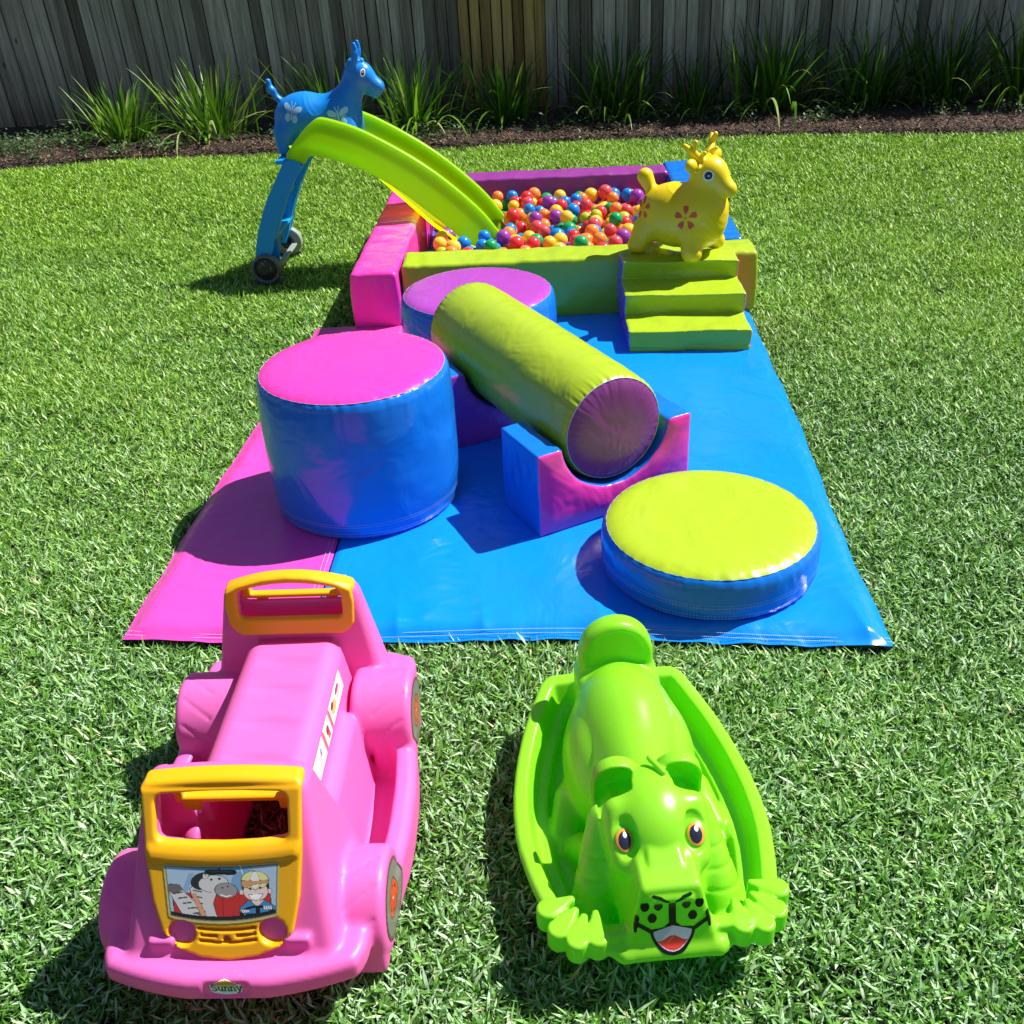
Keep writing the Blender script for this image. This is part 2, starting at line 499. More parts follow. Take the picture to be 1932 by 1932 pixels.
# ------------------------------------------------------------------ fence
FY0, FSL = 9.42, -.095
def fence_y(x): return FY0 + FSL * x
def build_fence():
    def wood(name, c0, c1, c2):
        m, nt, b = mat(name)
        a = nt.nodes.new('ShaderNodeAttribute'); a.attribute_name = 'tone'
        t = nt.nodes.new('ShaderNodeTexCoord'); mp = nt.nodes.new('ShaderNodeMapping')
        mp.inputs['Scale'].default_value = (38, 38, 1.6)
        nt.links.new(t.outputs['Object'], mp.inputs['Vector'])
        off = nt.nodes.new('ShaderNodeVectorMath'); off.operation = 'ADD'
        cb = nt.nodes.new('ShaderNodeCombineXYZ'); ml = nt.nodes.new('ShaderNodeMath'); ml.operation = 'MULTIPLY'; ml.inputs[1].default_value = 90
        nt.links.new(a.outputs['Fac'], ml.inputs[0]); nt.links.new(ml.outputs[0], cb.inputs[2]); nt.links.new(ml.outputs[0], cb.inputs[0])
        nt.links.new(mp.outputs[0], off.inputs[0]); nt.links.new(cb.outputs[0], off.inputs[1])
        g = noise(nt, 1.0, 8, .68, off.outputs[0], .6)
        c = ramp(nt, g.outputs[0], [(.3, c0), (.52, c1), (.75, c2)])
        tv = ramp(nt, a.outputs['Fac'], [(0, (.45, .40, .36)), (.3, (.98, .93, .86)), (.65, (1.30, 1.25, 1.18)), (1, (1.6, 1.54, 1.44))])
        c = mixc(nt, 1.0, c, tv, 'MULTIPLY')
        # weathering: blotches and splash-back stain low down
        bl = noise(nt, 3.2, 6, .7, objvec(nt, (1.2, 1.2, .8)))
        sx = nt.nodes.new('ShaderNodeSeparateXYZ'); nt.links.new(t.outputs['Object'], sx.inputs[0])
        md = nt.nodes.new('ShaderNodeMath'); md.operation = 'MULTIPLY_ADD'; md.inputs[1].default_value = .55; nt.links.new(bl.outputs[0], md.inputs[0])
        nt.links.new(sx.outputs[2], md.inputs[2])
        st = ramp(nt, md.outputs[0], [(.30, (.55, .47, .42)), (.62, (.86, .83, .80)), (.95, (1, 1, 1))])
        c = mixc(nt, 1.0, c, st, 'MULTIPLY')
        # knots
        kv = nt.nodes.new('ShaderNodeTexVoronoi'); kv.inputs['Scale'].default_value = 2.6
        nt.links.new(objvec(nt, (2.2, .1, 1.0)), kv.inputs['Vector'])
        kr = ramp(nt, kv.outputs['Distance'], [(.0, (.25, .2, .17)), (.05, (.4, .35, .3)), (.075, (1, 1, 1))])
        c = mixc(nt, 1.0, c, kr, 'MULTIPLY')
        nt.links.new(c, b.inputs['Base Color']); b.inputs['Roughness'].default_value = .85; b.inputs['Specular IOR Level'].default_value = .25
        bump(nt, b, g.outputs[0], .006, .8)
        return m
    grey = wood('weathered_grey_wood', (.15, .135, .115), (.30, .29, .26), (.48, .47, .43))
    brown = wood('newer_brown_wood', (.18, .12, .045), (.36, .25, .10), (.50, .37, .17))
    rail = simple('rail_wood', (.12, .10, .08), .9)
    root = thing('paling_fence', (0, FY0, 0), math.atan(FSL), 'tall weathered timber paling fence running along the back of the garden', 'fence')
    def shear(x): return float(np.interp(x, [-6, -4, .3, 4, 6], [-.05, -.042, 0, -.012, -.015]))
    secs = [(-7.2, -.415, grey, 'weathered grey palings'), (-.415, -.225, grey, 'two dark stained palings beside the brown section'),
            (-.225, .505, brown, 'newer brown palings'), (.505, 7.2, grey, 'bluish grey weathered palings')]
    H = 1.95
    for si, (x0, x1, m, lb) in enumerate(secs):
        w = .098 if si != 2 else .0912
        n = max(1, round((x1 - x0) / w)); w = (x1 - x0) / n
        V, Q, T = [], [], []
        for i in range(n):
            a = x0 + i * w; gap = random.uniform(.005, .010)
            if si == 2 and random.random() < .6: gap = .013
            y = random.uniform(-.003, .003) + (.006 if i % 2 else -.006); th = .016
            sh = shear(a); zt = H + random.uniform(-.02, .02); zb = -.03
            lean = random.uniform(-.003, .003)
            tn = random.uniform(.3, .95) if random.random() > .16 else random.uniform(0, .25)
            if si == 1: tn = .02 + .03 * i
            k = len(V)
            # wane: slightly cupped board of five strips
            us = np.linspace(0, 1, 4)
            for zz in np.linspace(zb, zt, 6):
                for u in us:
                    xx = a + gap / 2 + (w - gap) * u + (sh + lean) * zz
                    V.append((xx, y - .003 * math.sin(u * PI), zz)); T.append(tn)
            for r_ in range(5):
                for c_ in range(3):
                    q = k + r_ * 4 + c_
                    Q.append((q, q + 1, q + 5, q + 4))
            kb = len(V)
            for zz in (zb, zt):
                for u in (0, 1):
                    V.append((a + gap / 2 + (w - gap) * u + (sh + lean) * zz, y + th, zz)); T.append(tn)
            Q += [(kb + 1, kb, kb + 2, kb + 3), (kb, k, k + 20, kb + 2), (k + 3, kb + 1, kb + 3, k + 23), (k + 20, k + 23, kb + 3, kb + 2)]
        me = np_mesh('paling_panel', np.array(V), np.array(Q), False)
        attr(me, 'tone', T)
        o = put('paling_panel', me, m, root); o['label'] = lb
    V = [(x, y, z) for x in (-7.2, 7.2) for y in (.0235, .030) for z in (-.03, H - .05)]
    Q = [(0, 1, 3, 2), (4, 6, 7, 5), (0, 4, 5, 1), (2, 3, 7, 6), (0, 2, 6, 4), (1, 5, 7, 3)]
    put('gap_shade_sheet', np_mesh('gap_shade_sheet', np.array(V), np.array(Q), False), simple('gap_shade_dark', (.035, .03, .026), .95), root)  # sheet added behind the palings, coloured dark as shade for the gaps
    for zz in (.25, 1.0, 1.65):
        V = [(x, y, z) for x in (-7.2, 7.2) for y in (.03, .075) for z in (zz, zz + .09)]
        Q = [(0, 1, 3, 2), (4, 6, 7, 5), (0, 4, 5, 1), (2, 3, 7, 6), (0, 2, 6, 4), (1, 5, 7, 3)]
        put('rail', np_mesh('rail', np.array(V), np.array(Q), False), rail, root)
build_fence()

# ------------------------------------------------------------------ planting along the fence
STRAP = leaf_material('strappy_leaves', [(0, (.015, .045, .008)), (.35, (.04, .12, .012)), (.65, (.10, .25, .012)), (.85, (.22, .40, .02)), (.95, (.40, .46, .16)), (1, (.50, .44, .28))],
                      (.03, .045, .012), .40, .34, .4)
def clump(px, py, n, hgt, spread, label, seed, bright=0.):
    r = np.random.default_rng(seed)
    root = thing('strappy_plant', (px, py, 0), 0, label, 'plant', 'strappy leaved plants along the fence')
    nn = int(n * .8)
    rad = np.abs(r.normal(0, .07, nn)) * spread * 2; th = r.uniform(0, 2 * PI, nn)
    P = np.stack([rad * np.cos(th), rad * np.sin(th) * .8, 0 * rad], 1)
    yaw = th + r.normal(0, .5, nn)
    L = r.uniform(.50, 1.12, nn) * hgt * .88
    old = r.uniform(size=nn) < .2
    tilt = np.radians(np.where(old, r.uniform(15, 38, nn), np.abs(r.normal(0, 15, nn)) + 3)) * (.7 + .6 * spread)
    curl = np.where(old, r.uniform(1.3, 2.5, nn), r.uniform(.05, .75, nn))
    W = r.uniform(.011, .023, nn)
    tone = np.clip(r.beta(2, 2.2, nn) * .85 + bright, 0, .9); tone[old] = r.uniform(.5, .97, old.sum())  # bright paints sunlight into the leaf tones of the lit clumps
    V, Q, tn, ht = blades(P, L, W, yaw, tilt, curl, 9, tone, r.normal(0, .5, nn))
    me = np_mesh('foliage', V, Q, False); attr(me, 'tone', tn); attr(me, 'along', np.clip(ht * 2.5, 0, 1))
    put('foliage', me, STRAP, root)
    # crown of old leaf bases
    nb = 60; th = r.uniform(0, 2 * PI, nb); rad = r.uniform(0, .11, nb) * spread * 1.5
    P = np.stack([rad * np.cos(th), rad * np.sin(th), 0 * rad - .01], 1)
    V, Q, tn, ht = blades(P, r.uniform(.05, .14, nb), r.uniform(.012, .022, nb), th, np.radians(r.uniform(5, 50, nb)), r.uniform(0, .4, nb), 2, r.uniform(.9, 1, nb))
    me = np_mesh('leaf_base', V, Q, False); attr(me, 'tone', tn); attr(me, 'along', ht * 0 + .2)
    put('leaf_base', me, STRAP, root)

clump(-3.02, 8.80, 190, .62, .95, 'bright green sunlit strappy clump, leftmost of the row by the fence', 1, .24)
clump(-2.28, 8.78, 190, .74, 1.15, 'sunlit strappy clump with arching leaves, second from the left by the fence', 2, .22)
clump(-1.30, 8.95, 150, .80, .9, 'strappy clump behind the tail of the blue donkey', 3, .03)
clump(-.62, 8.72, 190, .78, 1.0, 'strappy clump with pale flower stalks right of the blue donkey head', 4, .10)
clump(.12, 8.80, 170, .70, 1.05, 'dark strappy clump in front of the brown fence boards', 5, -.05)
clump(1.02, 8.74, 220, .82, 1.2, 'dark strappy clump with long drooping leaves right of the brown fence boards', 6, -.06)
clump(1.66, 8.66, 110, .58, .8, 'small thin strappy clump in the gap between two large dark ones', 7, -.08)
clump(2.30, 8.70, 230, .88, 1.15, 'tall dark strappy clump with lit upright tips near the right side of the fence', 8, -.02)
clump(3.05, 8.62, 190, .82, 1.05, 'dark strappy clump, third from the right end of the row', 9, -.06)
clump(3.62, 8.52, 180, .86, 1.0, 'dark strappy clump with pale bent leaves, second from the right end', 10, -.05)
clump(4.18, 8.42, 180, .84, 1.0, 'dark strappy clump cut by the right edge of the photo', 11, -.05)

def leafquads(P, size, r, up=.5):
    """small pointed leaves at points P"""
    n = len(P)
    a = r.uniform(0, 2 * PI, n); e = r.uniform(-.5, 1.1, n) * up
    d = np.stack([np.cos(a) * np.cos(e), np.sin(a) * np.cos(e), np.sin(e)], 1)
    s = np.stack([-np.sin(a), np.cos(a), r.normal(0, .35, n)], 1)
    s /= np.linalg.norm(s, axis=1, keepdims=True)
    L = (size * r.uniform(.6, 1.3, n))[:, None]
    V = np.stack([P, P + d * L * .5 + s * L * .28, P + d * L, P + d * L * .5 - s * L * .28], 1).reshape(-1, 3)
    Q = np.arange(4 * n).reshape(n, 4)
    return V, Q

def build_groundcover():
    gm = leaf_material('weed_leaves', [(0, (.03, .07, .02)), (.5, (.06, .13, .035)), (1, (.16, .24, .10))], (.05, .08, .03), .5, .3)
    r = np.random.default_rng(5)
    P = []
    spots = [(-4.35, 8.95, .3, 700), (-3.9, 8.75, .35, 900), (-3.5, 8.9, .25, 600), (-2.6, 8.45, .2, 260), (-2.95, 8.35, .1, 160), (-3.2, 8.28, .08, 90), (-1.6, 8.6, .3, 350), (-.5, 8.3, .2, 260), (-.15, 8.5, .3, 260), (.5, 8.4, .3, 160), (1.9, 8.35, .25, 260), (1.4, 8.5, .3, 260),
             (2.75, 8.3, .3, 260), (3.5, 8.2, .3, 200), (2.5, 8.15, .1, 140), (4.1, 8.1, .3, 260), (.9, 8.4, .3, 160), (-3.6, 8.3, .12, 120)]
    for x, y, s, n in spots:
        q = r.normal(0, 1, (n, 2)) * s * .5
        z = np.abs(r.normal(0, .05, n)) + .01
        P.append(np.stack([x + q[:, 0], y + q[:, 1], z], 1))
    P = np.concatenate(P)
    V, Q = leafquads(P, .035, r, .7)
    me = np_mesh('ground_cover', V, Q, False); attr(me, 'tone', np.repeat(r.beta(1.6, 2.4, len(P)), 4)); attr(me, 'along', np.ones(len(V)))
    tag(put('ground_cover', me, gm), 'low small leaved weeds creeping over the soil at the foot of the fence', 'weeds', kind='stuff')
    # mulch and dead leaves lying on the soil
    lm = leaf_material('leaf_litter', [(0, (.018, .012, .009)), (.5, (.09, .054, .038)), (.85, (.26, .17, .12)), (1, (.52, .42, .30))], (.1, .06, .04), .8, .05, .2)
    n = 15000
    x = r.uniform(-5.2, 5.2, n); e = lawn_edge(x)
    y = e + np.abs(r.normal(0, .33, n)) + .0
    z = .028 + .012 * waves(x, y, x * 0, 3, 14) + .004 * r.uniform(size=n)
    P = np.stack([x, y, z], 1)
    L = r.uniform(.015, .055, n); W = r.uniform(.004, .014, n)
    V, Q, tn, ht = blades(P, L, W, r.uniform(0, 2 * PI, n), np.radians(r.uniform(60, 100, n)), r.normal(0, .5, n), 2, r.beta(1.5, 2.2, n))
    me = np_mesh('leaf_litter', V, Q, False); attr(me, 'tone', tn); attr(me, 'along', ht * 0 + 1)
    tag(put('leaf_litter', me, lm), 'brown bark mulch and dead leaves scattered on the garden bed', 'leaf litter', kind='stuff')
build_groundcover()

def build_trees():
    """garden trees on the far side of the fence; their crowns shade the bed and the fence"""
    gm = leaf_material('tree_leaves', [(0, (.02, .05, .012)), (.6, (.05, .11, .025)), (1, (.10, .18, .04))], (.04, .08, .02), .45, .3)
    bm_ = simple('bark', (.10, .075, .055), .9)
    for k, (tx, ty, zc, rx, ry, rz, nl, lb) in enumerate([
            (4.6, 10.6, 5.1, 2.2, 1.0, 1.3, 16000, 'leafy tree beyond the fence nearest the middle of the garden'),
            (7.4, 10.5, 5.2, 2.4, 1.05, 1.3, 17000, 'broad leafy tree beyond the right part of the fence'),
            (1.3, 10.7, 4.4, 1.3, .7, .9, 3000, 'thin leafy tree beyond the left part of the fence')]):
        r = np.random.default_rng(40 + k)
        root = thing('garden_tree', (tx, ty + .3, 0), 0, lb, 'tree', 'trees beyond the fence')
        nc = 60
        C = r.normal(size=(nc, 3)); C /= np.linalg.norm(C, axis=1, keepdims=True); C *= r.uniform(.2, 1, (nc, 1)) ** .5
        C = C * np.array([rx, ry, rz]) + np.array([0, -.3, zc])
        ci = r.integers(0, nc, nl)
        P = C[ci] + r.normal(0, .22, (nl, 3)) * np.array([1, .7, .8])
        P[:, 1] = np.clip(P[:, 1], -.3 - ry, None)
        V, Q = leafquads(P, .13, r, 1.0)
        me = np_mesh('crown', V, Q, False); attr(me, 'tone', np.repeat(r.uniform(size=nl), 4)); attr(me, 'along', np.ones(len(V)))
        put('crown', me, gm, root)
        segs = 10; V = []; Q = []
        tops = [(0, -.3, zc - .3, .11)] + [tuple(C[j]) + (.02,) for j in range(0, 14)]
        for bi, (ex, ey, ez, er) in enumerate(tops):
            p0 = (0, 0, -.05) if bi == 0 else (0, -.15, zc * (.45 + .03 * (bi % 7)))
            r0 = .15 if bi == 0 else .05
            b0 = len(V)
            for s in range(7):
                t = s / 6; rr = r0 + (er - r0) * t
                cx = p0[0] + (ex - p0[0]) * t + .06 * math.sin(t * 5 + bi); cy = p0[1] + (ey - p0[1]) * t; cz = p0[2] + (ez - p0[2]) * t
                for a in range(segs):
                    V.append((cx + rr * math.cos(a * 2 * PI / segs), cy + rr * math.sin(a * 2 * PI / segs), cz))
            for s in range(6):
                for a in range(segs):
                    q = b0 + s * segs; Q.append((q + a, q + (a + 1) % segs, q + segs + (a + 1) % segs, q + segs + a))
        put('trunk', np_mesh('trunk', np.array(V), np.array(Q)), bm_, root)
build_trees()

# ------------------------------------------------------------------ soft play mat
def mat_point(u, v):
    a, b, c, d = [np.array(q) for q in MATQ]
    return a[0] * (1 - u) * (1 - v) + b[0] * u * (1 - v) + c[0] * u * v + d[0] * (1 - u) * v, a[1] * (1 - u) * (1 - v) + b[1] * u * (1 - v) + c[1] * u * v + d[1] * (1 - u) * v
SEAM_U = [(0., .256), (.05, .258), (1., .212)]
def build_mat():
    root = thing('play_mat', (0, 3, 0), 0, 'large padded floor mat with a pink left panel and a wide blue right panel', 'play mat')
    for part, (m, side) in {'pink_panel': (VM['matpink'], 0), 'blue_panel': (VM['matblue'], 1)}.items():
        nu, nv = (90, 240) if side == 0 else (240, 260)
        U, Vv = np.meshgrid(np.linspace(0, 1, nu), np.linspace(0, 1, nv), indexing='ij')
        s = np.interp(Vv, [0, 1], [.257, .214])
        gap = .0012
        u = U * (s - gap) if side == 0 else (s + gap) + U * (1 - s - gap)
        X, Y = mat_point(u, Vv)
        # the outline itself is not ruler straight
        X = X + .005 * np.sin(Y * 4.2 + side) * (np.abs(2 * u - 1) ** 6) + .0022 * np.sin(Y * 19) * (np.abs(2 * u - 1) ** 8)
        Y = Y + .010 * np.sin(X * 4.1 + 1) * ((1 - Vv) ** 12)
        ed = np.minimum(np.minimum(u, 1 - u) * 1.9, np.minimum(Vv, 1 - Vv) * 2.2)
        eds = np.abs(u - s) * 1.9
        lump = np.sin(X * 31 + 2.2 * np.sin(X * 11)) * np.sin(X * 13 + 1) * .0045
        z = .036 - (.022 + lump) * np.exp(-(ed / .030) ** 2) - .006 * np.exp(-(eds / .01) ** 2)
        big = .5 + .5 * waves(X, Y, X * 0, 61, 3)
        z = z + .006 * waves(X, Y, X * 0, 31 + side, 7, 5, (1, 1.5, 1)) * (1 if side else .6)
        z = z + .0035 * waves(X * 1.2 + Y * .8, Y * .35 - X * .5, X * 0, 33 + side, 22, 5) * big
        z = z + .0022 * waves(X, Y, X * 0, 35, 75, 5) * np.exp(-(ed / .05) ** 2)
        z = z + .0045 * waves(X * 1.6, Y * .5, X * 0, 37, 18, 6) * np.exp(-((Y - 1.95) / .22) ** 2) * np.clip(ed / .02, 0, 1)
        fr = np.clip(1 - np.abs(np.sin(X * 9 + 1.3 * np.sin(X * 4.3 + 1) + .8 * (Y - 2))) * 1.6, 0, 1) ** 2
        z = z + .011 * fr * np.exp(-((Y - 1.93) / .16) ** 2) * np.clip(ed / .03, 0, 1)
        fr2 = np.clip(1 - np.abs(np.sin(Y * 7.5 + 1.1 * np.sin(Y * 3.1) + 1.5 * (X - 1))) * 1.8, 0, 1) ** 2
        z = z + .006 * fr2 * np.exp(-((u - 1) / .10) ** 2) * np.clip(ed / .03, 0, 1)
        zz = z.copy()
        V = np.stack([X, Y - 3, zz], -1).reshape(-1, 3)
        I = np.arange(nu * nv).reshape(nu, nv)
        Q = np.stack([I[:-1, :-1], I[1:, :-1], I[1:, 1:], I[:-1, 1:]], -1).reshape(-1, 4)
        # skirt down to the ground
        loop = list(I[:, 0]) + list(I[-1, 1:]) + list(I[-2::-1, -1]) + list(I[0, -2:0:-1])
        nb = len(V); low = V[loop].copy(); low[:, 2] = -.028
        cx, cy = V[:, 0].mean(), V[:, 1].mean()
        low[:, 0] += np.sign(cx - low[:, 0]) * .004; low[:, 1] += np.sign(cy - low[:, 1]) * .008
        k = np.arange(len(loop)); k2 = (k + 1) % len(loop)
        Qs = np.stack([nb + k, nb + k2, np.array(loop)[k2], np.array(loop)[k]], 1)
        put(part, np_mesh(part, V, Q), m, root)
        rimv = V[loop].copy(); rimv[:, 2] -= .0012
        rimv[:, 0] += np.sign(cx - rimv[:, 0]) * .002; rimv[:, 1] += np.sign(cy - rimv[:, 1]) * .002
        kk = len(loop)
        put('underside', np_mesh('underside', np.concatenate([rimv, low]), np.stack([kk + k, kk + k2, k2, k], 1)), BLACK, root)
    # stitching: two rows along the front hem and the joint between the panels
    S = []
    def stitch(p, q, n):
        for i in range(n):
            t0, t1 = i / n, (i + .6) / n
            S.append((p(t0), p(t1)))
    def hem(t, off):
        x, y = mat_point(t, 0.); y += .010 * math.sin(x * 4.1 + 1)
        return (x, y + off)
    for off in (.012, .022):
        stitch(lambda t: hem(t, off), None, 380)
    for du in (-.006, -.012):
        stitch(lambda t: mat_point(float(np.interp(t, [0, 1], [.257, .214])) + du, t), None, 330)
    V, Q = [], []
    for (a, b) in S:
        dx, dy = b[0] - a[0], b[1] - a[1]; L = math.hypot(dx, dy) or 1; nx, ny = -dy / L * .0009, dx / L * .0009
        k = len(V)
        for p in (a, b):
            x, y = p
            ed = max(0.0, y - (MATQ[0][1] + (MATQ[1][1] - MATQ[0][1]) * (x + 1) / 1.9))
            z = .0395
            if ed < .08: z = .0405 - .0215 * math.exp(-(ed / .030) ** 2)
            V += [(x - nx, y - 3 - ny, z), (x + nx, y - 3 + ny, z)]
        Q.append((k, k + 1, k + 3, k + 2))
    put('stitching', np_mesh('stitching', np.array(V), np.array(Q), False), WHITE, root)
    return root
build_mat()

# ------------------------------------------------------------------ round soft play pieces
def lathe_grid(prof, n, disp=None, axis_off=(0, 0)):
    prof = np.array(prof); m = len(prof)
    th = np.arange(n) * 2 * PI / n
    R = prof[:, 0][:, None]; Z = prof[:, 1][:, None]
    T = np.broadcast_to(th, (m, n))
    if disp is not None: R, Z = disp(R + 0 * T, Z + 0 * T, T)
    V = np.stack([R * np.cos(T), R * np.sin(T), Z + 0 * T], -1).reshape(-1, 3)
    I = np.arange(m * n).reshape(m, n)
    J = np.roll(I, -1, 1)
    Q = np.stack([I[:-1], J[:-1], J[1:], I[1:]], -1).reshape(-1, 4)
    return V, Q

def tube_ring(R, z, rr, n=180, k=6, wob=None):
    V, Q = [], []
    for i in range(n):
        a = i * 2 * PI / n; dr = wob(a) if wob else 0
        for j in range(k):
            b = j * 2 * PI / k
            V.append(((R + dr + rr * math.cos(b)) * math.cos(a), (R + dr + rr * math.cos(b)) * math.sin(a), z + rr * math.sin(b)))
    for i in range(n):
        for j in range(k):
            Q.append((i * k + j, ((i + 1) % n) * k + j, ((i + 1) % n) * k + (j + 1) % k, i * k + (j + 1) % k))
    return np.array(V), np.array(Q)

def soft_cylinder(root, R, H, mtop, mside, seed, stitches=True, mbot=None, bulge=.012):
    N = 240
    def wr(T, Z, f): return waves(np.cos(T) * R, np.sin(T) * R, Z, seed, f)
    def pucker(T): return .5 * np.sin(T * 61 + 2 * np.sin(T * 7 + seed)) + .5 * np.sin(T * 37 + seed + 3 * np.sin(3 * T))
    # side
    zs = np.concatenate([[0, .004, .012, .03], np.linspace(.05, H - .05, 26), [H - .03, H - .012, H - .004, H]])
    def ds(Rr, Z, T):
        e = np.minimum(Z, H - Z)
        b = bulge * (1 - (2 * Z / H - 1) ** 4) - .008 * np.exp(-(e / .006) ** 2)
        w = .0022 * wr(T, Z, 16) + .0016 * wr(T, Z * 3, 38) + .0022 * pucker(T) * np.exp(-e / .022)
        return Rr + b + w, Z
    V, Q = lathe_grid([(R, z) for z in zs], N, ds)
    put('side_cover', np_mesh('side_cover', V, Q), mside, root)
    def capm(name, z0, sgn, m):
        rs = np.concatenate([np.linspace(0.001, R - .05, 22), [R - .035, R - .022, R - .012, R - .005, R - .001, R + .001]])[::-1]
        def dc(Rr, Z, T):
            e = R - Rr
            zz = z0 + sgn * (.013 * (1 - np.exp(-e / .02)) + .006 * (1 - (Rr / R) ** 2) + .0012 * waves(Rr * np.cos(T), Rr * np.sin(T), 0, seed + 9, 18) * (1 - np.exp(-e / .03)) + .0016 * pucker(T + .05) * np.exp(-e / .022))
            return Rr * (1 - .007 / R) + .0016 * pucker(T) * np.exp(-e / .01), zz
        V, Q = lathe_grid([(r_, 0) for r_ in rs], N, dc)
        if sgn < 0: Q = Q[:, ::-1]
        put(name, np_mesh(name, V, Q), m, root)
    capm('top_panel' if mbot is None else 'end_panel', H, 1, mtop)
    if mbot is not None: capm('end_panel', 0, -1, mbot)
    V, Q = tube_ring(R - .006, H - .0004, .0006, wob=lambda a: .0016 * (.5 * math.sin(a * 61 + 2 * math.sin(a * 7 + seed))))
    put('seam', np_mesh('seam', V, Q), WHITE, root)
    if stitches:
        V, Q = [], []
        for zz in (.018, .026, .050, .058):
            for i in range(210):
                a0 = i * 2 * PI / 210; a1 = a0 + 2 * PI / 210 * .6
                rr = R + bulge * (1 - (2 * zz / H - 1) ** 4) - .008 * math.exp(-(zz / .006) ** 2) + .0030
                k = len(V)
                for a in (a0, a1):
                    V += [(rr * math.cos(a), rr * math.sin(a), zz - .0005), (rr * math.cos(a), rr * math.sin(a), zz + .0005)]
                Q.append((k, k + 2, k + 3, k + 1))
        put('stitching', np_mesh('stitching', np.array(V), np.array(Q), False), WHITE, root)

Z0 = .034
t = thing('foam_cylinder', (-.440, 2.735, Z0), .4, 'tall round foam drum with pink top and blue side, leftmost on the mat', 'soft play block')
soft_cylinder(t, .274, .430, VM['pink'], VM['blue'], 3)
t = thing('foam_cylinder', (.525, 2.270, Z0), 1.4, 'low round foam disc with lime top and blue side behind the green lion', 'soft play block')
soft_cylinder(t, .281, .125, VM['lime'], VM['blue'], 5, bulge=.008)
t = thing('foam_cylinder', (-.087, 3.745, Z0), 2.0, 'round foam stool with a purple top and blue side behind the lime roller', 'soft play block')
soft_cylinder(t, .288, .285, VM['purple'], VM['blue'], 8)

# roller resting in two cradles
RC = Vector((.300, 2.556, .303)); RYAW = math.radians(115.4); RL = .96; RR = .158
def build_roller():
    root = thing('foam_roller', RC, 0, 'long lime green foam roller with purple ends lying across two cradles', 'soft play roller')
    ax = Vector((math.cos(RYAW), math.sin(RYAW), 0))
    sub = []
    before = set(bpy.data.objects)
    soft_cylinder(root, RR, RL, VM['shadepurple'], VM['lime'], 12, stitches=False, mbot=VM['shadepurple'], bulge=.007)
    M = Vector((0, 0, 1)).rotation_difference(ax).to_matrix().to_4x4()
    for o in set(bpy.data.objects) - before: o.data.transform(M)
    V, Q = tube_ring(RR - .006, -.0005, .0013)
    me = np_mesh('seam', V, Q); put('seam', me, WHITE, root); me.transform(M)
build_roller()

def cradle(loc, rot, label, W=.515, D=.215, H=.262, mats=None, seed=1):
    root = thing('foam_cradle', loc, rot, label, 'soft play block', 'cradles under the lime roller')
    R0 = .178; cz = .281
    def f(x, y, z):
        w = .0025 * waves(x, y, z, seed, 45) + .0015 * waves(x, y, z, seed + 1, 100)
        prof = smax(rect2(x, z, (0, H / 2), (W / 2, H / 2), .006), -(np.sqrt(x ** 2 + (z - cz) ** 2) - R0), .012)
        bul = .010 * np.clip(1 - (np.maximum(np.abs(prof + .06) / .07, 0)) ** 2, 0, 1)
        d = rmax(prof, np.abs(y) - D / 2 - bul * (prof < 0), r=.007)
        return d + w * np.clip((.05 + prof) / .05, 0.3, 1)
    def fm(c, n):
        side = (np.abs(n[:, 1]) > .62)
        idx = np.where(side, 0, 1)
        r_ = np.sqrt(c[:, 0] ** 2 + (c[:, 2] - cz) ** 2)
        inner = (~side) & (r_ < R0 + .012) & (np.abs(c[:, 0]) < R0)
        return np.where(inner, 2, idx)
    V, Q = surfnet(f, (-W / 2 - .03, -D / 2 - .04, -.02), (W / 2 + .03, D / 2 + .04, H + .03), .0042)
    C, N = centers(V, Q), normals(V, Q)
    k = fm(C, N)
    for name, sel, m in (('front_panel', (k == 0) & (C[:, 1] < 0), mats[0]), ('back_panel', (k == 0) & (C[:, 1] >= 0), mats[0]), ('cover', k > 0, None)):
        q = Q[sel]; u, inv = np.unique(q, return_inverse=True); inv = inv.reshape(q.shape)
        me = np_mesh(name, V[u], inv)
        if m is not None: put(name, me, m, root)
        else:
            put(name, me, [mats[1], mats[2]], root); facemat(me, k[sel] - 1)
    return root
cdir = math.radians(26.2)
cradle((.258, 2.634, Z0), cdir,
       'front blue and pink foam cradle holding the purple end of the roller', mats=[VM['pink'], VM['blue'], VM['darkblue']], seed=2)
cradle((-.012, 3.19, Z0), cdir - .04, 'rear purple sided foam cradle half hidden behind the tall pink drum', mats=[VM['purple'], VM['blue'], VM['darkblue']], seed=6)

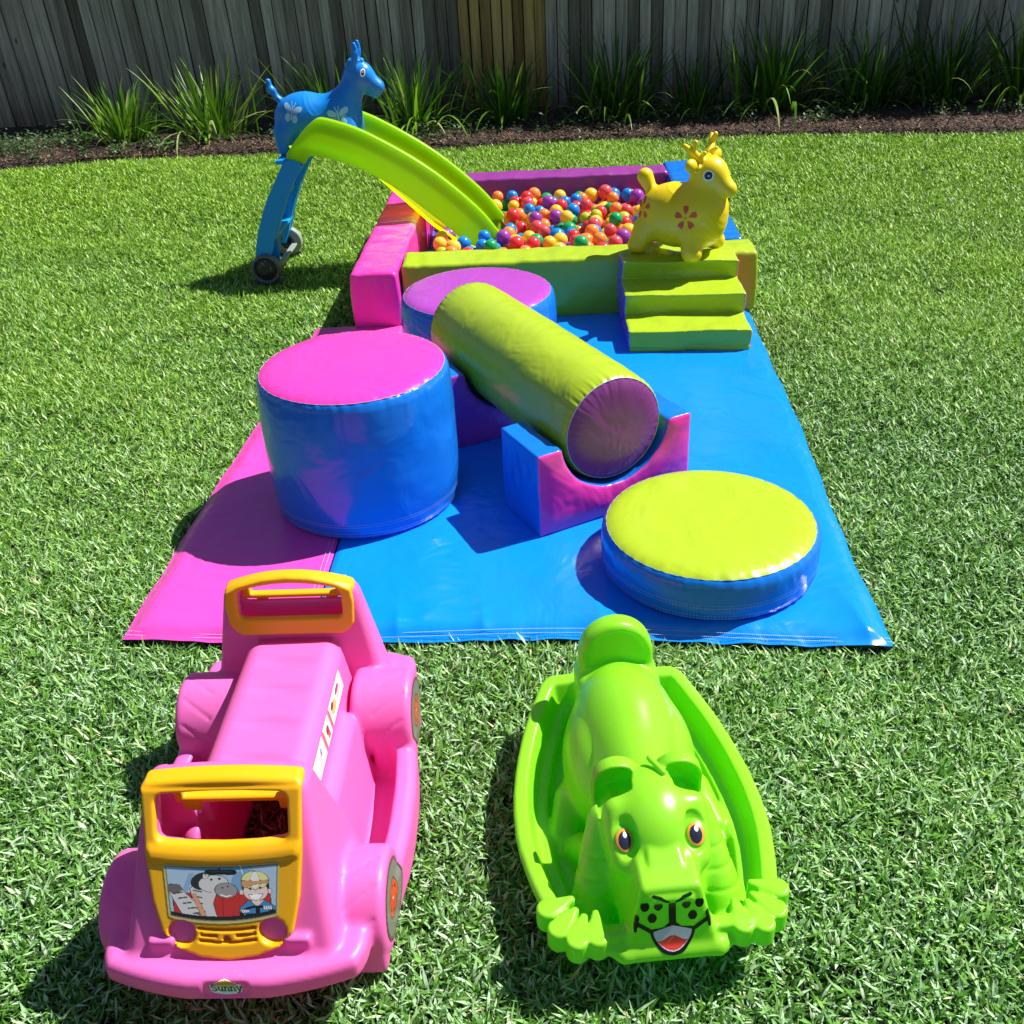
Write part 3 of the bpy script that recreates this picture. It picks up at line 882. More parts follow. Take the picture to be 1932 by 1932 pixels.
# ------------------------------------------------------------------ foam steps
def build_steps():
    A = math.radians(-1.2)
    root = thing('foam_steps', (.745, 3.955, Z0), A, 'set of three lime green foam steps with a purple side under the yellow deer', 'soft play steps')
    W = .475; D = .47; H = .262
    y0, y1, y2, y3 = -.235, -.065, .10, .235
    prof = [(y0, 0), (y3, 0), (y3, H), (y2 - .01, H), (y2 + .012, H * .70), (y1 - .008, H * .68), (y1 + .012, H * .35), (y0, H * .34)]
    def f(x, y, z):
        p = polysd(y + 0 * z, z + 0 * y, prof)
        p = p + .0060 * waves(x, y, z, 5, 24, 5, (.7, 1, 1.4)) + .0035 * waves(x, y, z, 7, 55, 5, (.5, 1, 1)) + .0065 * waves(x, y, z, 17, 34, 4, (.22, .8, 1.7)) * (z > .02) - .010 * np.exp(-((z - .262) / .03) ** 2) * np.sin(9 * x + .6) ** 2 * 0
        # fabric sags between the corners of each step
        p = p + .006 * (1 - (x / (W / 2)) ** 2) * np.sin(np.clip((z - .01) / H, 0, 1) * 3 * PI) ** 2 * (z > .09)
        d = rmax(p, np.abs(x) - W / 2 - .004 * np.sin(12 * z), r=.011)
        return d
    V, Q = surfnet(f, (-W / 2 - .03, y0 - .03, -.02), (W / 2 + .03, y3 + .03, H + .03), .0048)
    C, N = centers(V, Q), normals(V, Q)
    V[:, 1] -= .085 * V[:, 0]; V[:, 0] -= .02 * (H - V[:, 2])
    side = np.where(np.abs(N[:, 0]) > .7, np.where(C[:, 0] < 0, 1, 2), 0)
    for name, k, m in (('step_cover', 0, VM['lime']), ('side_panel', 1, VM['purple']), ('side_panel', 2, VM['pink'])):
        q = Q[side == k]; u, inv = np.unique(q, return_inverse=True)
        o = put(name, np_mesh(name, V[u], inv.reshape(q.shape)), m, root)
        if k: o['label'] = 'purple side panel' if k == 1 else 'pink side panel'
build_steps()

# ------------------------------------------------------------------ ball pit: four foam walls and a floor
def wall(root, p0, p1, th, H, zb, m, label, seed, mtop=None):
    """foam block from p0 to p1 (front/left face line), thickness to the left of travel"""
    dx, dy = p1[0] - p0[0], p1[1] - p0[1]; L = math.hypot(dx, dy); a = math.atan2(dy, dx)
    h = .0075
    def f(x, y, z):
        b = .010 * np.sin(np.clip(z / H, 0, 1) * PI) * (1 + .3 * np.sin(x * 5))
        d = rmax(np.abs(x - L / 2) - L / 2 - .4 * b, np.abs(y - th / 2) - th / 2 - b + .004, np.abs(z - H / 2) - H / 2, r=.016)
        e = np.exp(-np.abs(z - H) / .03)
        return d + .0040 * waves(x, y, z, seed, 17) + .0032 * e * waves(x, y * .3, z, seed + 1, 75) + .0018 * waves(x, y, z, seed + 3, 60)
    V, Q = surfnet(f, (-.04, -.04, -.03), (L + .04, th + .04, H + .04), h)
    me = np_mesh('wall', V, Q)
    o = put('wall', me, m, root); o['label'] = label
    o.location = (p0[0] - root.location.x, p0[1] - root.location.y, zb)
    o.rotation_euler = (0, 0, a)
    return o
PIT = thing('ball_pit', (.25, 5.05, 0), 0, 'square ball pit of long pink, lime, purple and blue foam walls', 'ball pit')
wall(PIT, (-.418, 4.236), (1.098, 4.172), .20, .262, .018, VM['lime'], 'lime green front wall', 71)
wall(PIT, (-.432, 4.175), (-.345, 5.78), .205, .285, -.012, VM['pink'], 'pink left wall', 72)
wall(PIT, (-.335, 5.735), (.955, 5.672), .19, .29, -.012, VM['wallpurple'], 'purple back wall', 73)
wall(PIT, (1.088, 4.40), (1.172, 5.96), .205, .285, -.012, VM['blue'], 'blue right wall', 74)
def pit_floor():
    V = [(-.66, -.70, .0), (.75, -.74, .0), (.74, .70, .0), (-.60, .70, .0), (-.66, -.70, .02), (.75, -.74, .02), (.74, .70, .02), (-.60, .70, .02)]
    Q = [(3, 2, 1, 0), (4, 5, 6, 7), (0, 1, 5, 4), (1, 2, 6, 5), (2, 3, 7, 6), (3, 0, 4, 7)]
    put('floor_pad', np_mesh('floor_pad', np.array(V), np.array(Q), False), VM['darkblue'], PIT)
pit_floor()

# ------------------------------------------------------------------ slide
SO = Vector((-1.165, 5.03, 0)); SA = math.atan2(-.0538, .9986)
SLW = .37
TOP = [(.187, .600), (.227, .645), (.271, .692), (.327, .738), (.360, .757), (.400, .752), (.54, .705), (.69, .622), (.80, .553), (.90, .480), (1.0, .393), (1.106, .290), (1.19, .174)]
BOT = [(1.175, .135), (1.10, .12), (1.03, .135), (.979, .180), (.852, .294), (.727, .400), (.607, .480), (.518, .532), (.375, .581), (.32, .595), (.291, .588), (.272, .565), (.262, .552), (.180, .578)]
def plate(poly, y0, y1, bev=.004):
    n = len(poly)
    V = [(s, y0, z) for s, z in poly] + [(s, y1, z) for s, z in poly]
    F = [list(range(n))[::-1], list(range(n, 2 * n))] + [[i, (i + 1) % n, n + (i + 1) % n, n + i] for i in range(n)]
    me = bpy.data.meshes.new('plate'); me.from_pydata(V, [], F)
    o = bpy.data.objects.new('tmp', me); link(o)
    import bmesh
    b = bmesh.new(); b.from_mesh(me); bmesh.ops.recalc_face_normals(b, faces=b.faces); b.to_mesh(me); b.free()
    if bev:
        md = o.modifiers.new('b', 'BEVEL'); md.width = bev; md.segments = 2; md.limit_method = 'ANGLE'; md.angle_limit = .6
    dg = bpy.context.evaluated_depsgraph_get()
    m2 = bpy.data.meshes.new_from_object(o.evaluated_get(dg))
    bpy.data.objects.remove(o)
    return m2
def chaikin(p, it=2, closed=True):
    p = [tuple(q) for q in p]
    for _ in range(it):
        o = []
        n = len(p)
        for i in range(n if closed else n - 1):
            a, b = p[i], p[(i + 1) % n]
            o += [(.78 * a[0] + .22 * b[0], .78 * a[1] + .22 * b[1]), (.22 * a[0] + .78 * b[0], .22 * a[1] + .78 * b[1])]
        if not closed: o = [p[0]] + o + [p[-1]]
        p = o
    return p
def build_slide():
    root = thing('toddler_slide', SO, SA, 'curved lime green toddler slide on a blue ladder frame, its foot in the ball pit', 'slide')
    outline = chaikin(TOP + BOT, 2)
    for y0, y1 in ((0, .012), (SLW - .012, SLW)):
        put('side_wall', plate(outline, y0, y1, .003), SLIDE_LIME, root)
    # rolled top lip on each side wall
    tp = chaikin(TOP, 2, False)
    for yc, w in ((.006, .019), (SLW - .006, .019)):
        V, Q = [], []
        sec = [(-w, -.014), (-w, 0), (-w * .7, .006), (0, .009), (w * .7, .006), (w, 0), (w, -.014)]
        for (s, z) in tp:
            for (a, b) in sec: V.append((s, yc + a, z + b))
        k = len(sec)
        for i in range(len(tp) - 1):
            for j in range(k - 1): Q.append((i * k + j, i * k + j + 1, (i + 1) * k + j + 1, (i + 1) * k + j))
        put('lip', np_mesh('lip', np.array(V), np.array(Q)), SLIDE_LIME, root)
    # chute bed, sagging a little below the side walls
    ss = np.linspace(.20, 1.17, 60)
    bz = np.interp(ss, [.2, .30, .36, .52, .60, .66, .73, .85, .98, 1.05, 1.17], [.585, .590, .585, .525, .448, .388, .320, .202, .102, .088, .092])
    top = np.interp(ss, [q[0] for q in TOP], [q[1] for q in TOP])
    V, Q = [], []
    ny = 15
    for s, z, tz in zip(ss, bz, top):
        for j in range(ny):
            v = j / (ny - 1); u = 2 * v - 1
            V.append((s, .012 + (SLW - .024) * v, z + .06 * abs(u) ** 3 - .004))
    for i in range(len(ss) - 1):
        for j in range(ny - 1): Q.append((i * ny + j, (i + 1) * ny + j, (i + 1) * ny + j + 1, i * ny + j + 1))
    put('chute', np_mesh('chute', np.array(V), np.array(Q)), SLIDE_LIME, root)
    # ladder frame: two blue legs splayed outwards with treads between
    LO = [(.180, .592), (.117, .492), (.052, .389), (.003, .276), (-.028, .188), (-.045, .105)]
    LI = [(.020, .085), (.050, .148), (.074, .222), (.110, .308), (.154, .399), (.213, .495), (.262, .560)]
    lp = chaikin(LO + LI, 1)
    for y0, y1, sy in ((-.022, -.002, -1), (SLW + .002, SLW + .022, 1)):
        me = plate(lp, y0, y1, .004)
        for v in me.vertices:   # legs splay
            v.co.y += sy * (.59 - v.co.z) * .05
        put('leg', me, SLIDE_BLUE, root)
        me = plate([(q[0] * .35 + .65 * p[0], q[1]) if 0 else (q[0], q[1]) for q, p in zip(LI, LI)] + [(s - .022, z + .004) for s, z in LI[::-1]], -sy * .0 + (y1 if sy < 0 else y0 - .045), (y1 + .045 if sy < 0 else y0), .003)
        put('leg_flange', me, SLIDE_BLUE, root)
    for s, z in ((.165, .560), (.085, .37), (.035, .20)):
        w = .075
        me = plate([(s - w / 2, z), (s + w / 2, z + .004), (s + w / 2, z + .022), (s - w / 2, z + .02)], -.01, SLW + .01, .004)
        put('tread', me, SLIDE_BLUE, root)
    # wheels in grey housings at the foot of the ladder and at the foot of the chute
    def wheel(s, z, y, r, sy, nm='wheel'):
        V, Q = lathe_grid([(r * .2, -.010), (r * .78, -.012), (r * .83, -.020), (r * .86, -.024), (r * .97, -.024), (r, -.018), (r, .018), (r * .97, .022), (r * .5, .022)], 40)
        me = np_mesh(nm, V, Q)
        me.transform(Matrix.Rotation(PI / 2 * (-1 if sy < 0 else 1), 4, 'X'))
        me.transform(Matrix.Translation((s, y, z)))
        o = put(nm, me, SLATE if sy < 0 else GREYP, root)
        V, Q = lathe_grid([(.0005, -.008), (r * .3, -.010), (r * .78, -.003), (r * .81, 0)], 40)
        me = np_mesh('hub_cap', V, Q); me.transform(Matrix.Rotation(PI / 2 * (-1 if sy < 0 else 1), 4, 'X')); me.transform(Matrix.Translation((s, y + sy * .009, z)))
        put('hub_cap', me, HUB, o)
        return o
    hubm, nt, b = mat('scratched_wheel_disc')
    v = objvec(nt)
    tc = nt.nodes.new('ShaderNodeSeparateXYZ'); nt.links.new(v, tc.inputs[0])
    vv = nt.nodes.new('ShaderNodeTexVoronoi'); vv.feature = 'DISTANCE_TO_EDGE'; vv.inputs['Scale'].default_value = 60
    nt.links.new(v, vv.inputs['Vector'])
    nn = noise(nt, 25, 4, .7, v)
    ad = nt.nodes.new('ShaderNodeMath'); ad.operation = 'ADD'; nt.links.new(vv.outputs['Distance'], ad.inputs[0]); nt.links.new(nn.outputs[0], ad.inputs[1])
    c = ramp(nt, ad.outputs[0], [(.40, (.5, .45, .42)), (.44, (.014, .013, .014)), (.75, (.02, .018, .018)), (.85, (.16, .06, .04))])
    nt.links.new(c, b.inputs['Base Color']); b.inputs['Roughness'].default_value = .5
    HUB = hubm; SLATE = simple('slate_plastic', (.10, .125, .145), .45)
    wheel(.008, .072, -.052, .072, -1)
    wheel(.018, .076, SLW + .045, .074, 1)
    wheel(1.150, .120, -.012, .045, -1, 'foot_wheel')
    wheel(1.150, .120, SLW + .012, .045, 1, 'foot_wheel')
    # foot spurs beside the wheels and the cross bar
    for y in (-.045, SLW + .045):
        me = plate([(-.085, -.02), (-.07, .012), (-.03, .06), (.03, .06), (.078, .02), (.085, -.02)], y - .012, y + .012, .004)
        put('foot', me, DARKP, root)
    me = plate([(.045, .060), (.075, .064), (.075, .076), (.045, .074)], .0, SLW, .003)
    put('crossbar', me, GREYP, root)
    # rear bracket inside the near leg
    me = plate([(.025, .10), (.062, .075), (.075, .15), (.07, .235), (.05, .24), (.04, .17)], .006, .016, .002)
    put('bracket', me, SLIDE_BLUE, root)
build_slide()

# ------------------------------------------------------------------ play balls
def drop_balls():
    r = np.random.default_rng(77)
    N = 600
    P = np.zeros((N, 3)); Rd = np.zeros(N); n = 0
    x0, x1, y0, y1 = -.325, .90, 4.425, 5.65
    ca, sa = math.cos(SA), math.sin(SA)
    for i in range(N):
        rad = float(r.choice([.031, .034, .0365, .039], p=[.3, .35, .25, .10]))
        best = None
        for _ in range(14):
            x = r.uniform(x0 + rad, x1 - rad); y = r.uniform(y0 + rad, y1 - rad)
            # keep clear of the slide's foot
            s = (x - SO.x) * ca + (y - SO.y) * sa; w = -(x - SO.x) * sa + (y - SO.y) * ca
            if s < 1.22 and -.02 - rad * 1.6 < w < SLW + .02 + rad:
                if s > .92: continue
            z = .02 + rad
            if n:
                d2 = (P[:n, 0] - x) ** 2 + (P[:n, 1] - y) ** 2; rr = (Rd[:n] + rad)
                m = d2 < (rr * .995) ** 2
                if m.any(): z = max(z, float((P[:n, 2][m] + np.sqrt(rr[m] ** 2 - d2[m])).max()))
            pref = z + .012 * math.sin(x * 5 + 1) * math.cos(y * 4) + r.uniform(0, .008)
            if best is None or pref < best[0]: best = (pref, x, y, z)
        if best is None or best[3] > .225: continue
        P[n] = best[1:]; Rd[n] = rad; n += 1
    return P[:n], Rd[:n]
def build_balls():
    P, Rd = drop_balls()
    cols = {'yellow': (.95, .66, .05), 'red': (.88, .05, .07), 'orange': (.97, .33, .06), 'blue': (.01, .30, .82), 'green': (.01, .45, .14), 'purple': (.42, .07, .50), 'pink red': (.85, .10, .13), 'lime': (.55, .62, .04)}
    pr = [.17, .17, .15, .17, .10, .10, .10, .04]
    names = list(cols)
    mats = {k: plastic('ball_' + k.replace(' ', '_'), c, .2, .28, .05, .55) for k, c in cols.items()}
    def uv(r_=1, a=20, b=14):
        prof = [(math.sin(PI * i / b) * r_ + (1e-4 if i in (0, b) else 0), -math.cos(PI * i / b) * r_) for i in range(b + 1)]
        return lathe_grid(prof, a)
    V, Q = uv()
    base = {}
    for k in names:
        me = np_mesh('play_ball', V, Q); me.materials.append(mats[k]); base[k] = me
    rr = np.random.default_rng(3)
    # rank by how open the ball is from above: hidden deep balls go to the mass
    vis = []
    for i in range(len(P)):
        d = np.hypot(P[:, 0] - P[i, 0], P[:, 1] - P[i, 1]); m = (d < Rd[i] * 1.5) & (P[:, 2] > P[i, 2] + .02)
        vis.append(P[i, 2] - .03 * m.sum() - .01 * (P[i, 1] - 4.4))
    order = np.argsort(-np.array(vis))
    top = order[:285]; rest = order[285:]
    # position words from the surroundings
    for i in top:
        k = names[rr.choice(len(names), p=pr)]
        o = bpy.data.objects.new('play_ball', base[k]); link(o)
        o.location = P[i]; o.scale = (Rd[i],) * 3; o.rotation_euler = rr.uniform(0, 6, 3)
        x, y = P[i][:2]
        across = ['against the pink wall', 'near the pink wall', 'left of centre', 'at the centre line', 'right of centre', 'near the blue wall', 'against the blue wall'][int(np.clip((x + .325) / .175, 0, 6))]
        depth = ['touching the lime front wall', 'near the lime front wall', 'in the front half', 'halfway back', 'in the back half', 'near the purple back wall', 'touching the purple back wall'][int(np.clip((y - 4.425) / .175, 0, 6))]
        sz = 'large ' if Rd[i] > .038 else 'small ' if Rd[i] < .032 else ''
        tag(o, f'{sz}{k} ball in the pit, {across}, {depth}', 'ball', 'plastic balls in the ball pit')
    VS, QS, MI, off = [], [], [], 0
    v2, q2 = uv(1, 14, 10)
    for i in rest:
        VS.append(v2 * Rd[i] + P[i]); QS.append(q2 + off); off += len(v2); MI += [int(rr.choice(len(names), p=pr))] * len(q2)
    if len(rest):
        me = np_mesh('deeper_play_balls', np.concatenate(VS), np.concatenate(QS))
        o = put('deeper_play_balls', me, [mats[k] for k in names]); facemat(me, MI)
        tag(o, 'deeper layer of mixed coloured plastic balls under the top ones', 'balls', kind='stuff')
build_balls()

# ------------------------------------------------------------------ printed drawings (colours stored per face)
def ink_mesh(name, V, Q, col, parent, smooth=True, rot=None):
    me = np_mesh(name, V, Q, smooth)
    a = me.color_attributes.new('ink', 'FLOAT_COLOR', 'CORNER')
    c = np.repeat(np.concatenate([col, np.ones((len(col), 1))], 1), Q.shape[1], axis=0)
    a.data.foreach_set('color', np.ascontiguousarray(c, np.float32).ravel())
    return put(name, me, STICKER, parent)
class Draw:
    """painter's algorithm on a grid of small faces; later shapes cover earlier ones"""
    def __init__(s, x, y, bg): s.x, s.y = x, y; s.c = np.zeros((len(x), 3)) + np.array(bg); s.a = np.ones(len(x), bool)
    def put(s, m, col): s.c[m] = col
    def ell(s, cx, cy, rx, ry, col, rot=0, line=None, lw=.006):
        c, q = math.cos(rot), math.sin(rot)
        u = (s.x - cx) * c + (s.y - cy) * q; v = -(s.x - cx) * q + (s.y - cy) * c
        d = (u / rx) ** 2 + (v / ry) ** 2
        if line is not None: s.put((u / (rx + lw)) ** 2 + (v / (ry + lw)) ** 2 < 1, line)
        s.put(d < 1, col)
    def poly(s, pts, col, line=None, lw=.006):
        d = polysd(s.x, s.y, pts)
        if line is not None: s.put(d < lw, line)
        s.put(d < 0, col)
    def seg(s, pts, w, col):
        for (ax, ay), (bx, by) in zip(pts[:-1], pts[1:]):
            L = (bx - ax) ** 2 + (by - ay) ** 2 + 1e-12
            t = np.clip(((s.x - ax) * (bx - ax) + (s.y - ay) * (by - ay)) / L, 0, 1)
            s.put((s.x - ax - t * (bx - ax)) ** 2 + (s.y - ay - t * (by - ay)) ** 2 < (w / 2) ** 2, col)
def lin(*c): return tuple(((v / 255 + .055) / 1.055) ** 2.4 if v > 10 else v / 3294 for v in c)

def project(f, O, D, t1=.25, n=60):
    """march points O along direction D until the modelled surface f is met"""
    t = np.zeros(len(O)); D = np.array(D, float)
    D = D / np.linalg.norm(D)
    alive = np.ones(len(O), bool)
    for _ in range(n):
        p = O + D * t[:, None]
        d = f(p[:, 0], p[:, 1], p[:, 2])
        t = t + np.where(alive, np.clip(d * .8, -.01, .02), 0)
        alive &= t < t1
    return O + D * t[:, None], alive
def decal(name, f, org, ex, ey, D, nu, nv, paint, parent, lift=.0009):
    """sheet nu x nv over org + u ex + v ey, draped on surface f along D; paint(u,v)->(colour, keep)"""
    u, v = np.meshgrid(np.linspace(0, 1, nu + 1), np.linspace(0, 1, nv + 1), indexing='ij')
    O = np.array(org)[None] + u.reshape(-1, 1) * np.array(ex)[None] + v.reshape(-1, 1) * np.array(ey)[None]
    Pp, ok = project(f, O, D)
    Dn = np.array(D, float); Dn /= np.linalg.norm(Dn)
    Pp = Pp - Dn * lift
    I = np.arange((nu + 1) * (nv + 1)).reshape(nu + 1, nv + 1)
    Q = np.stack([I[:-1, :-1], I[1:, :-1], I[1:, 1:], I[:-1, 1:]], -1).reshape(-1, 4)
    uc = (u[:-1, :-1] + .5 / nu).ravel(); vc = (v[:-1, :-1] + .5 / nv).ravel()
    col, keep = paint(uc, vc)
    keep = keep & ok[Q].all(1)
    Q, col = Q[keep], col[keep]
    if not len(Q): return None
    used, inv = np.unique(Q, return_inverse=True)
    return ink_mesh(name, Pp[used], inv.reshape(Q.shape), col, parent)

# ------------------------------------------------------------------ bouncy animals
def build_deer():
    root = thing('bouncy_deer', (.792, 4.165, .296), math.radians(-37), 'yellow inflatable deer with red flowers and antlers standing on the top foam step', 'bouncy toy')
    def f(x, y, z):
        y0 = np.abs(y)
        b = ell(x, y, z, (-.05, 0, .150), (.170, .125, .130))
        b = smin(b, ell(x, y, z, (.065, 0, .155), (.10, .105, .125)), .05)
        b = smin(b, cap(x, y, z, (.065, 0, .22), (.075, 0, .315), .082, .056), .05)
        for lx, s0 in ((.058, .100), (-.165, .088)):
            dx = .022 if lx > 0 else -.025
            b = smin(b, cap(x, y0, z, (lx, s0 * .75, .09), (lx + dx * .7, s0 * 1.05, .034), .052, .040), .035)
            b = smin(b, cap(x, y0, z, (lx + dx * .6, s0 * 1.05, .034), (lx + dx * 1.2, s0 * 1.08, .030), .036, .028), .015)
        h = ell(x, y, z, (.080, 0, .335), (.076, .062, .064))
        h = smin(h, cap(x, y, z, (.095, 0, .325), (.170, 0, .276), .052, .033), .03)
        b = smin(b, h, .025)
        b = smax(b, -(z - .0), .012)
        b = smin(b, cap(x, y, z, (-.170, 0, .230), (-.205, 0, .290), .022, .034), .02)
        # ears and antlers
        b = smin(b, ell(x, y0, z, (.056, .112, .378), (.020, .032, .026)), .010)
        b = smin(b, cap(x, y0, z, (.06, .04, .35), (.056, .10, .376), .016, .014), .008)
        b = smin(b, cap(x, y0, z, (.062, .028, .380), (.050, .074, .415), .016, .014), .010)
        b = smin(b, cap(x, y0, z, (.050, .074, .415), (.030, .118, .450), .014, .011), .006)
        b = smin(b, cap(x, y0, z, (.046, .085, .422), (.060, .088, .462), .013, .010), .006)
        b = smin(b, cap(x, y0, z, (.058, .040, .398), (.084, .052, .416), .011, .009), .005)
        sd = np.abs(np.sqrt((x + .02) ** 2 + (y * .9) ** 2) - .068)
        return b - .0018 * np.exp(-(sd / .003) ** 2) * np.clip((z - .2) * 40, 0, 1)
    def g(x, y, z):  # hair-like moulding
        return f(x, y, z) + .0004 * np.sin(160 * z + 60 * x + 9 * np.sin(40 * x)) * np.clip((.27 - z) * 14, 0, 1)
    body('body', g, (-.27, -.16, -.01), (.26, .16, .50), .0052, DEER_YELLOW, root)
    red = np.array(lin(215, 70, 45))
    def flower(u, v):
        x, y = (u - .5) * 2, (v - .5) * 2
        k = np.zeros(len(u), bool); c = np.zeros((len(u), 3)) + red
        for i in range(5):
            a = PI / 2 + i * 2 * PI / 5 + .1
            px, py = .60 * math.cos(a), .60 * math.sin(a)
            uu = (x - px) * math.cos(a) + (y - py) * math.sin(a); vv = -(x - px) * math.sin(a) + (y - py) * math.cos(a)
            w = .20 * (1 + .55 * uu / .33)
            k |= ((uu / .33) ** 2 + (vv / w) ** 2 < 1) & ~((np.abs(vv) < (uu - .24) * 1.1))
        k |= x ** 2 + y ** 2 < .006
        return c, k
    for cx, cz, s in ((.045, .175, .052), (-.165, .185, .045)):
        decal('flower_print', f, (cx - s, -.2, cz - s), (2 * s, 0, 0), (0, 0, 2 * s), (0, 1, 0), 60, 60, flower, root, .0012)
    def eye(u, v):
        x, y = (u - .5) * 2, (v - .5) * 2; r = np.hypot(x, y)
        c = np.where((r < .76)[:, None], lin(18, 28, 48), lin(235, 235, 235)) * np.ones((len(u), 3))
        c[(r < .38)] = lin(12, 14, 22)
        c[np.hypot(x - .1, y + .02) < .16] = lin(240, 240, 240)
        return c, r < 1
    for sy in (-1, 1):
        decal('eye', f, (.110 - .021, sy * .12, .336 - .021), (.04, 0, 0), (0, 0, .04), (0, -sy, 0), 34, 34, eye, root, .0012)
    return root
build_deer()

def build_donkey():
    ca, sa = math.cos(SA), math.sin(SA)
    w = .19; s = .30
    root = thing('bouncy_donkey', (SO.x + s * ca - w * sa, SO.y + s * sa + w * ca, .584), SA, 'blue inflatable donkey with white butterfly prints standing on the top of the slide', 'bouncy toy')
    def f(x, y, z):
        y0 = np.abs(y)
        b = ell(x, y, z, (-.040, 0, .152), (.152, .116, .116))
        b = smin(b, ell(x, y, z, (.125, 0, .135), (.112, .108, .128)), .05)
        b = smin(b, cap(x, y, z, (.155, 0, .20), (.230, 0, .315), .078, .050), .03)
        for lx, dx in ((.17, .01), (-.138, -.006)):
            b = smin(b, cap(x, y0, z, (lx, .055, .09), (lx + dx, .068, .012), .058, .040), .03)
        h = ell(x, y, z, (.245, 0, .335), (.062, .052, .056))
        h = smin(h, cap(x, y, z, (.258, 0, .325), (.322, 0, .274), .047, .037), .03)
        h = smin(h, cap(x, y, z, (.230, 0, .30), (.308, 0, .246), .030, .022), .02)
        b = smin(b, h, .02)
        b = smin(b, cap(x, y0, z, (.228, .034, .37), (.240, .044, .43), .015, .014), .008)
        b = smin(b, ell(x, y0, z, (.241, .044, .436), (.017, .009, .044)), .006)
        # curly fringe
        m = ell(x, y, z, (.235, 0, .385), (.042, .034, .022)) + .004 * np.sin(170 * x) * np.sin(170 * y + 1) + .003 * np.sin(200 * z)
        m = smin(m, cap(x, y, z, (.20, 0, .375), (.165, 0, .30), .016, .014) + .003 * np.sin(190 * (x + z)) * np.sin(150 * y), .01)
        b = smin(b, m, .006)
        t = cap(x, y, z, (-.150, 0, .225), (-.190, 0, .285), .015, .017)
        t = smin(t, cap(x, y, z, (-.190, 0, .285), (-.197, 0, .322), .019, .011), .01) + .002 * np.sin(150 * z)
        b = smin(b, t, .012)
        b = smin(b, ell(x, y0, z, (.338, .020, .278), (.012, .010, .010)), .006)
        b = smax(b, -(z + .0), .012)
        mo = np.abs(z - (.242 + .35 * (x - .31))) - .0015
        b = b + .0022 * np.exp(-(mo / .0025) ** 2) * (x > .285)
        # saddle outline
        sd = np.abs(np.sqrt(((x - .035) / .062) ** 2 + ((z - .285) / .115) ** 2) - 1) * .06
        b = b - .002 * np.exp(-(sd / .003) ** 2) * (z < .275)
        return b
    def g(x, y, z):
        return f(x, y, z) + .0004 * np.sin(150 * z + 50 * x + 8 * np.sin(35 * x)) * np.clip((.28 - z) * 14, 0, 1)
    body('body', g, (-.25, -.15, -.01), (.38, .15, .48), .0052, DONKEY_BLUE, root)
    pale = np.array(lin(160, 205, 235))
    def butterfly(rot):
        def p(u, v):
            x, y = (u - .5) * 2, (v - .5) * 2
            c, s_ = math.cos(rot), math.sin(rot)
            X = x * c + y * s_; Y = -x * s_ + y * c
            k = np.zeros(len(u), bool)
            ax = np.abs(X)
            k |= (((ax - .45) * .8 + (Y - .32) * .6) / .46) ** 2 + ((-(ax - .45) * .6 + (Y - .32) * .8) / .26) ** 2 < 1
            k |= ((ax - .32) / .26) ** 2 + ((Y + .42) / .36) ** 2 < 1
            k |= (ax < .07) & (np.abs(Y) < .55)
            k |= (np.abs(ax - .10 - .25 * (Y - .55)) < .03) & (Y > .5) & (Y < .85)
            k &= ~((np.abs(ax - .10) < .025) & (Y < .25) & (Y > -.8))
            k &= ~((np.abs(Y + .02 - .3 * ax) < .03) & (ax > .1))
            k &= np.sin(X * 40 + 3 * Y * 9) * np.sin(Y * 37) > -.9
            return np.zeros((len(u), 3)) + pale, k
        return p
    for cx, cz, s_, r_ in ((.140, .160, .060, .15), (-.080, .190, .054, -.25)):
        decal('butterfly_print', f, (cx - s_, -.2, cz - s_), (2 * s_, 0, 0), (0, 0, 2 * s_), (0, 1, 0), 70, 70, butterfly(r_), root, .0012)
    def eye(u, v):
        x, y = (u - .5) * 2, (v - .5) * 2; r = np.hypot(x, y)
        c = np.zeros((len(u), 3)) + lin(235, 240, 245)
        c[np.hypot(x - .08, y - .05) < .62] = lin(15, 25, 60)
        c[np.hypot(x - .1, y - .2) < .2] = lin(240, 240, 240)
        return c, r < 1
    for sy in (-1, 1):
        decal('eye', f, (.268 - .012, sy * .12, .345 - .018), (.024, 0, 0), (.004, 0, .036), (0, -sy, 0), 26, 34, eye, root, .0012)
    return root
build_donkey()

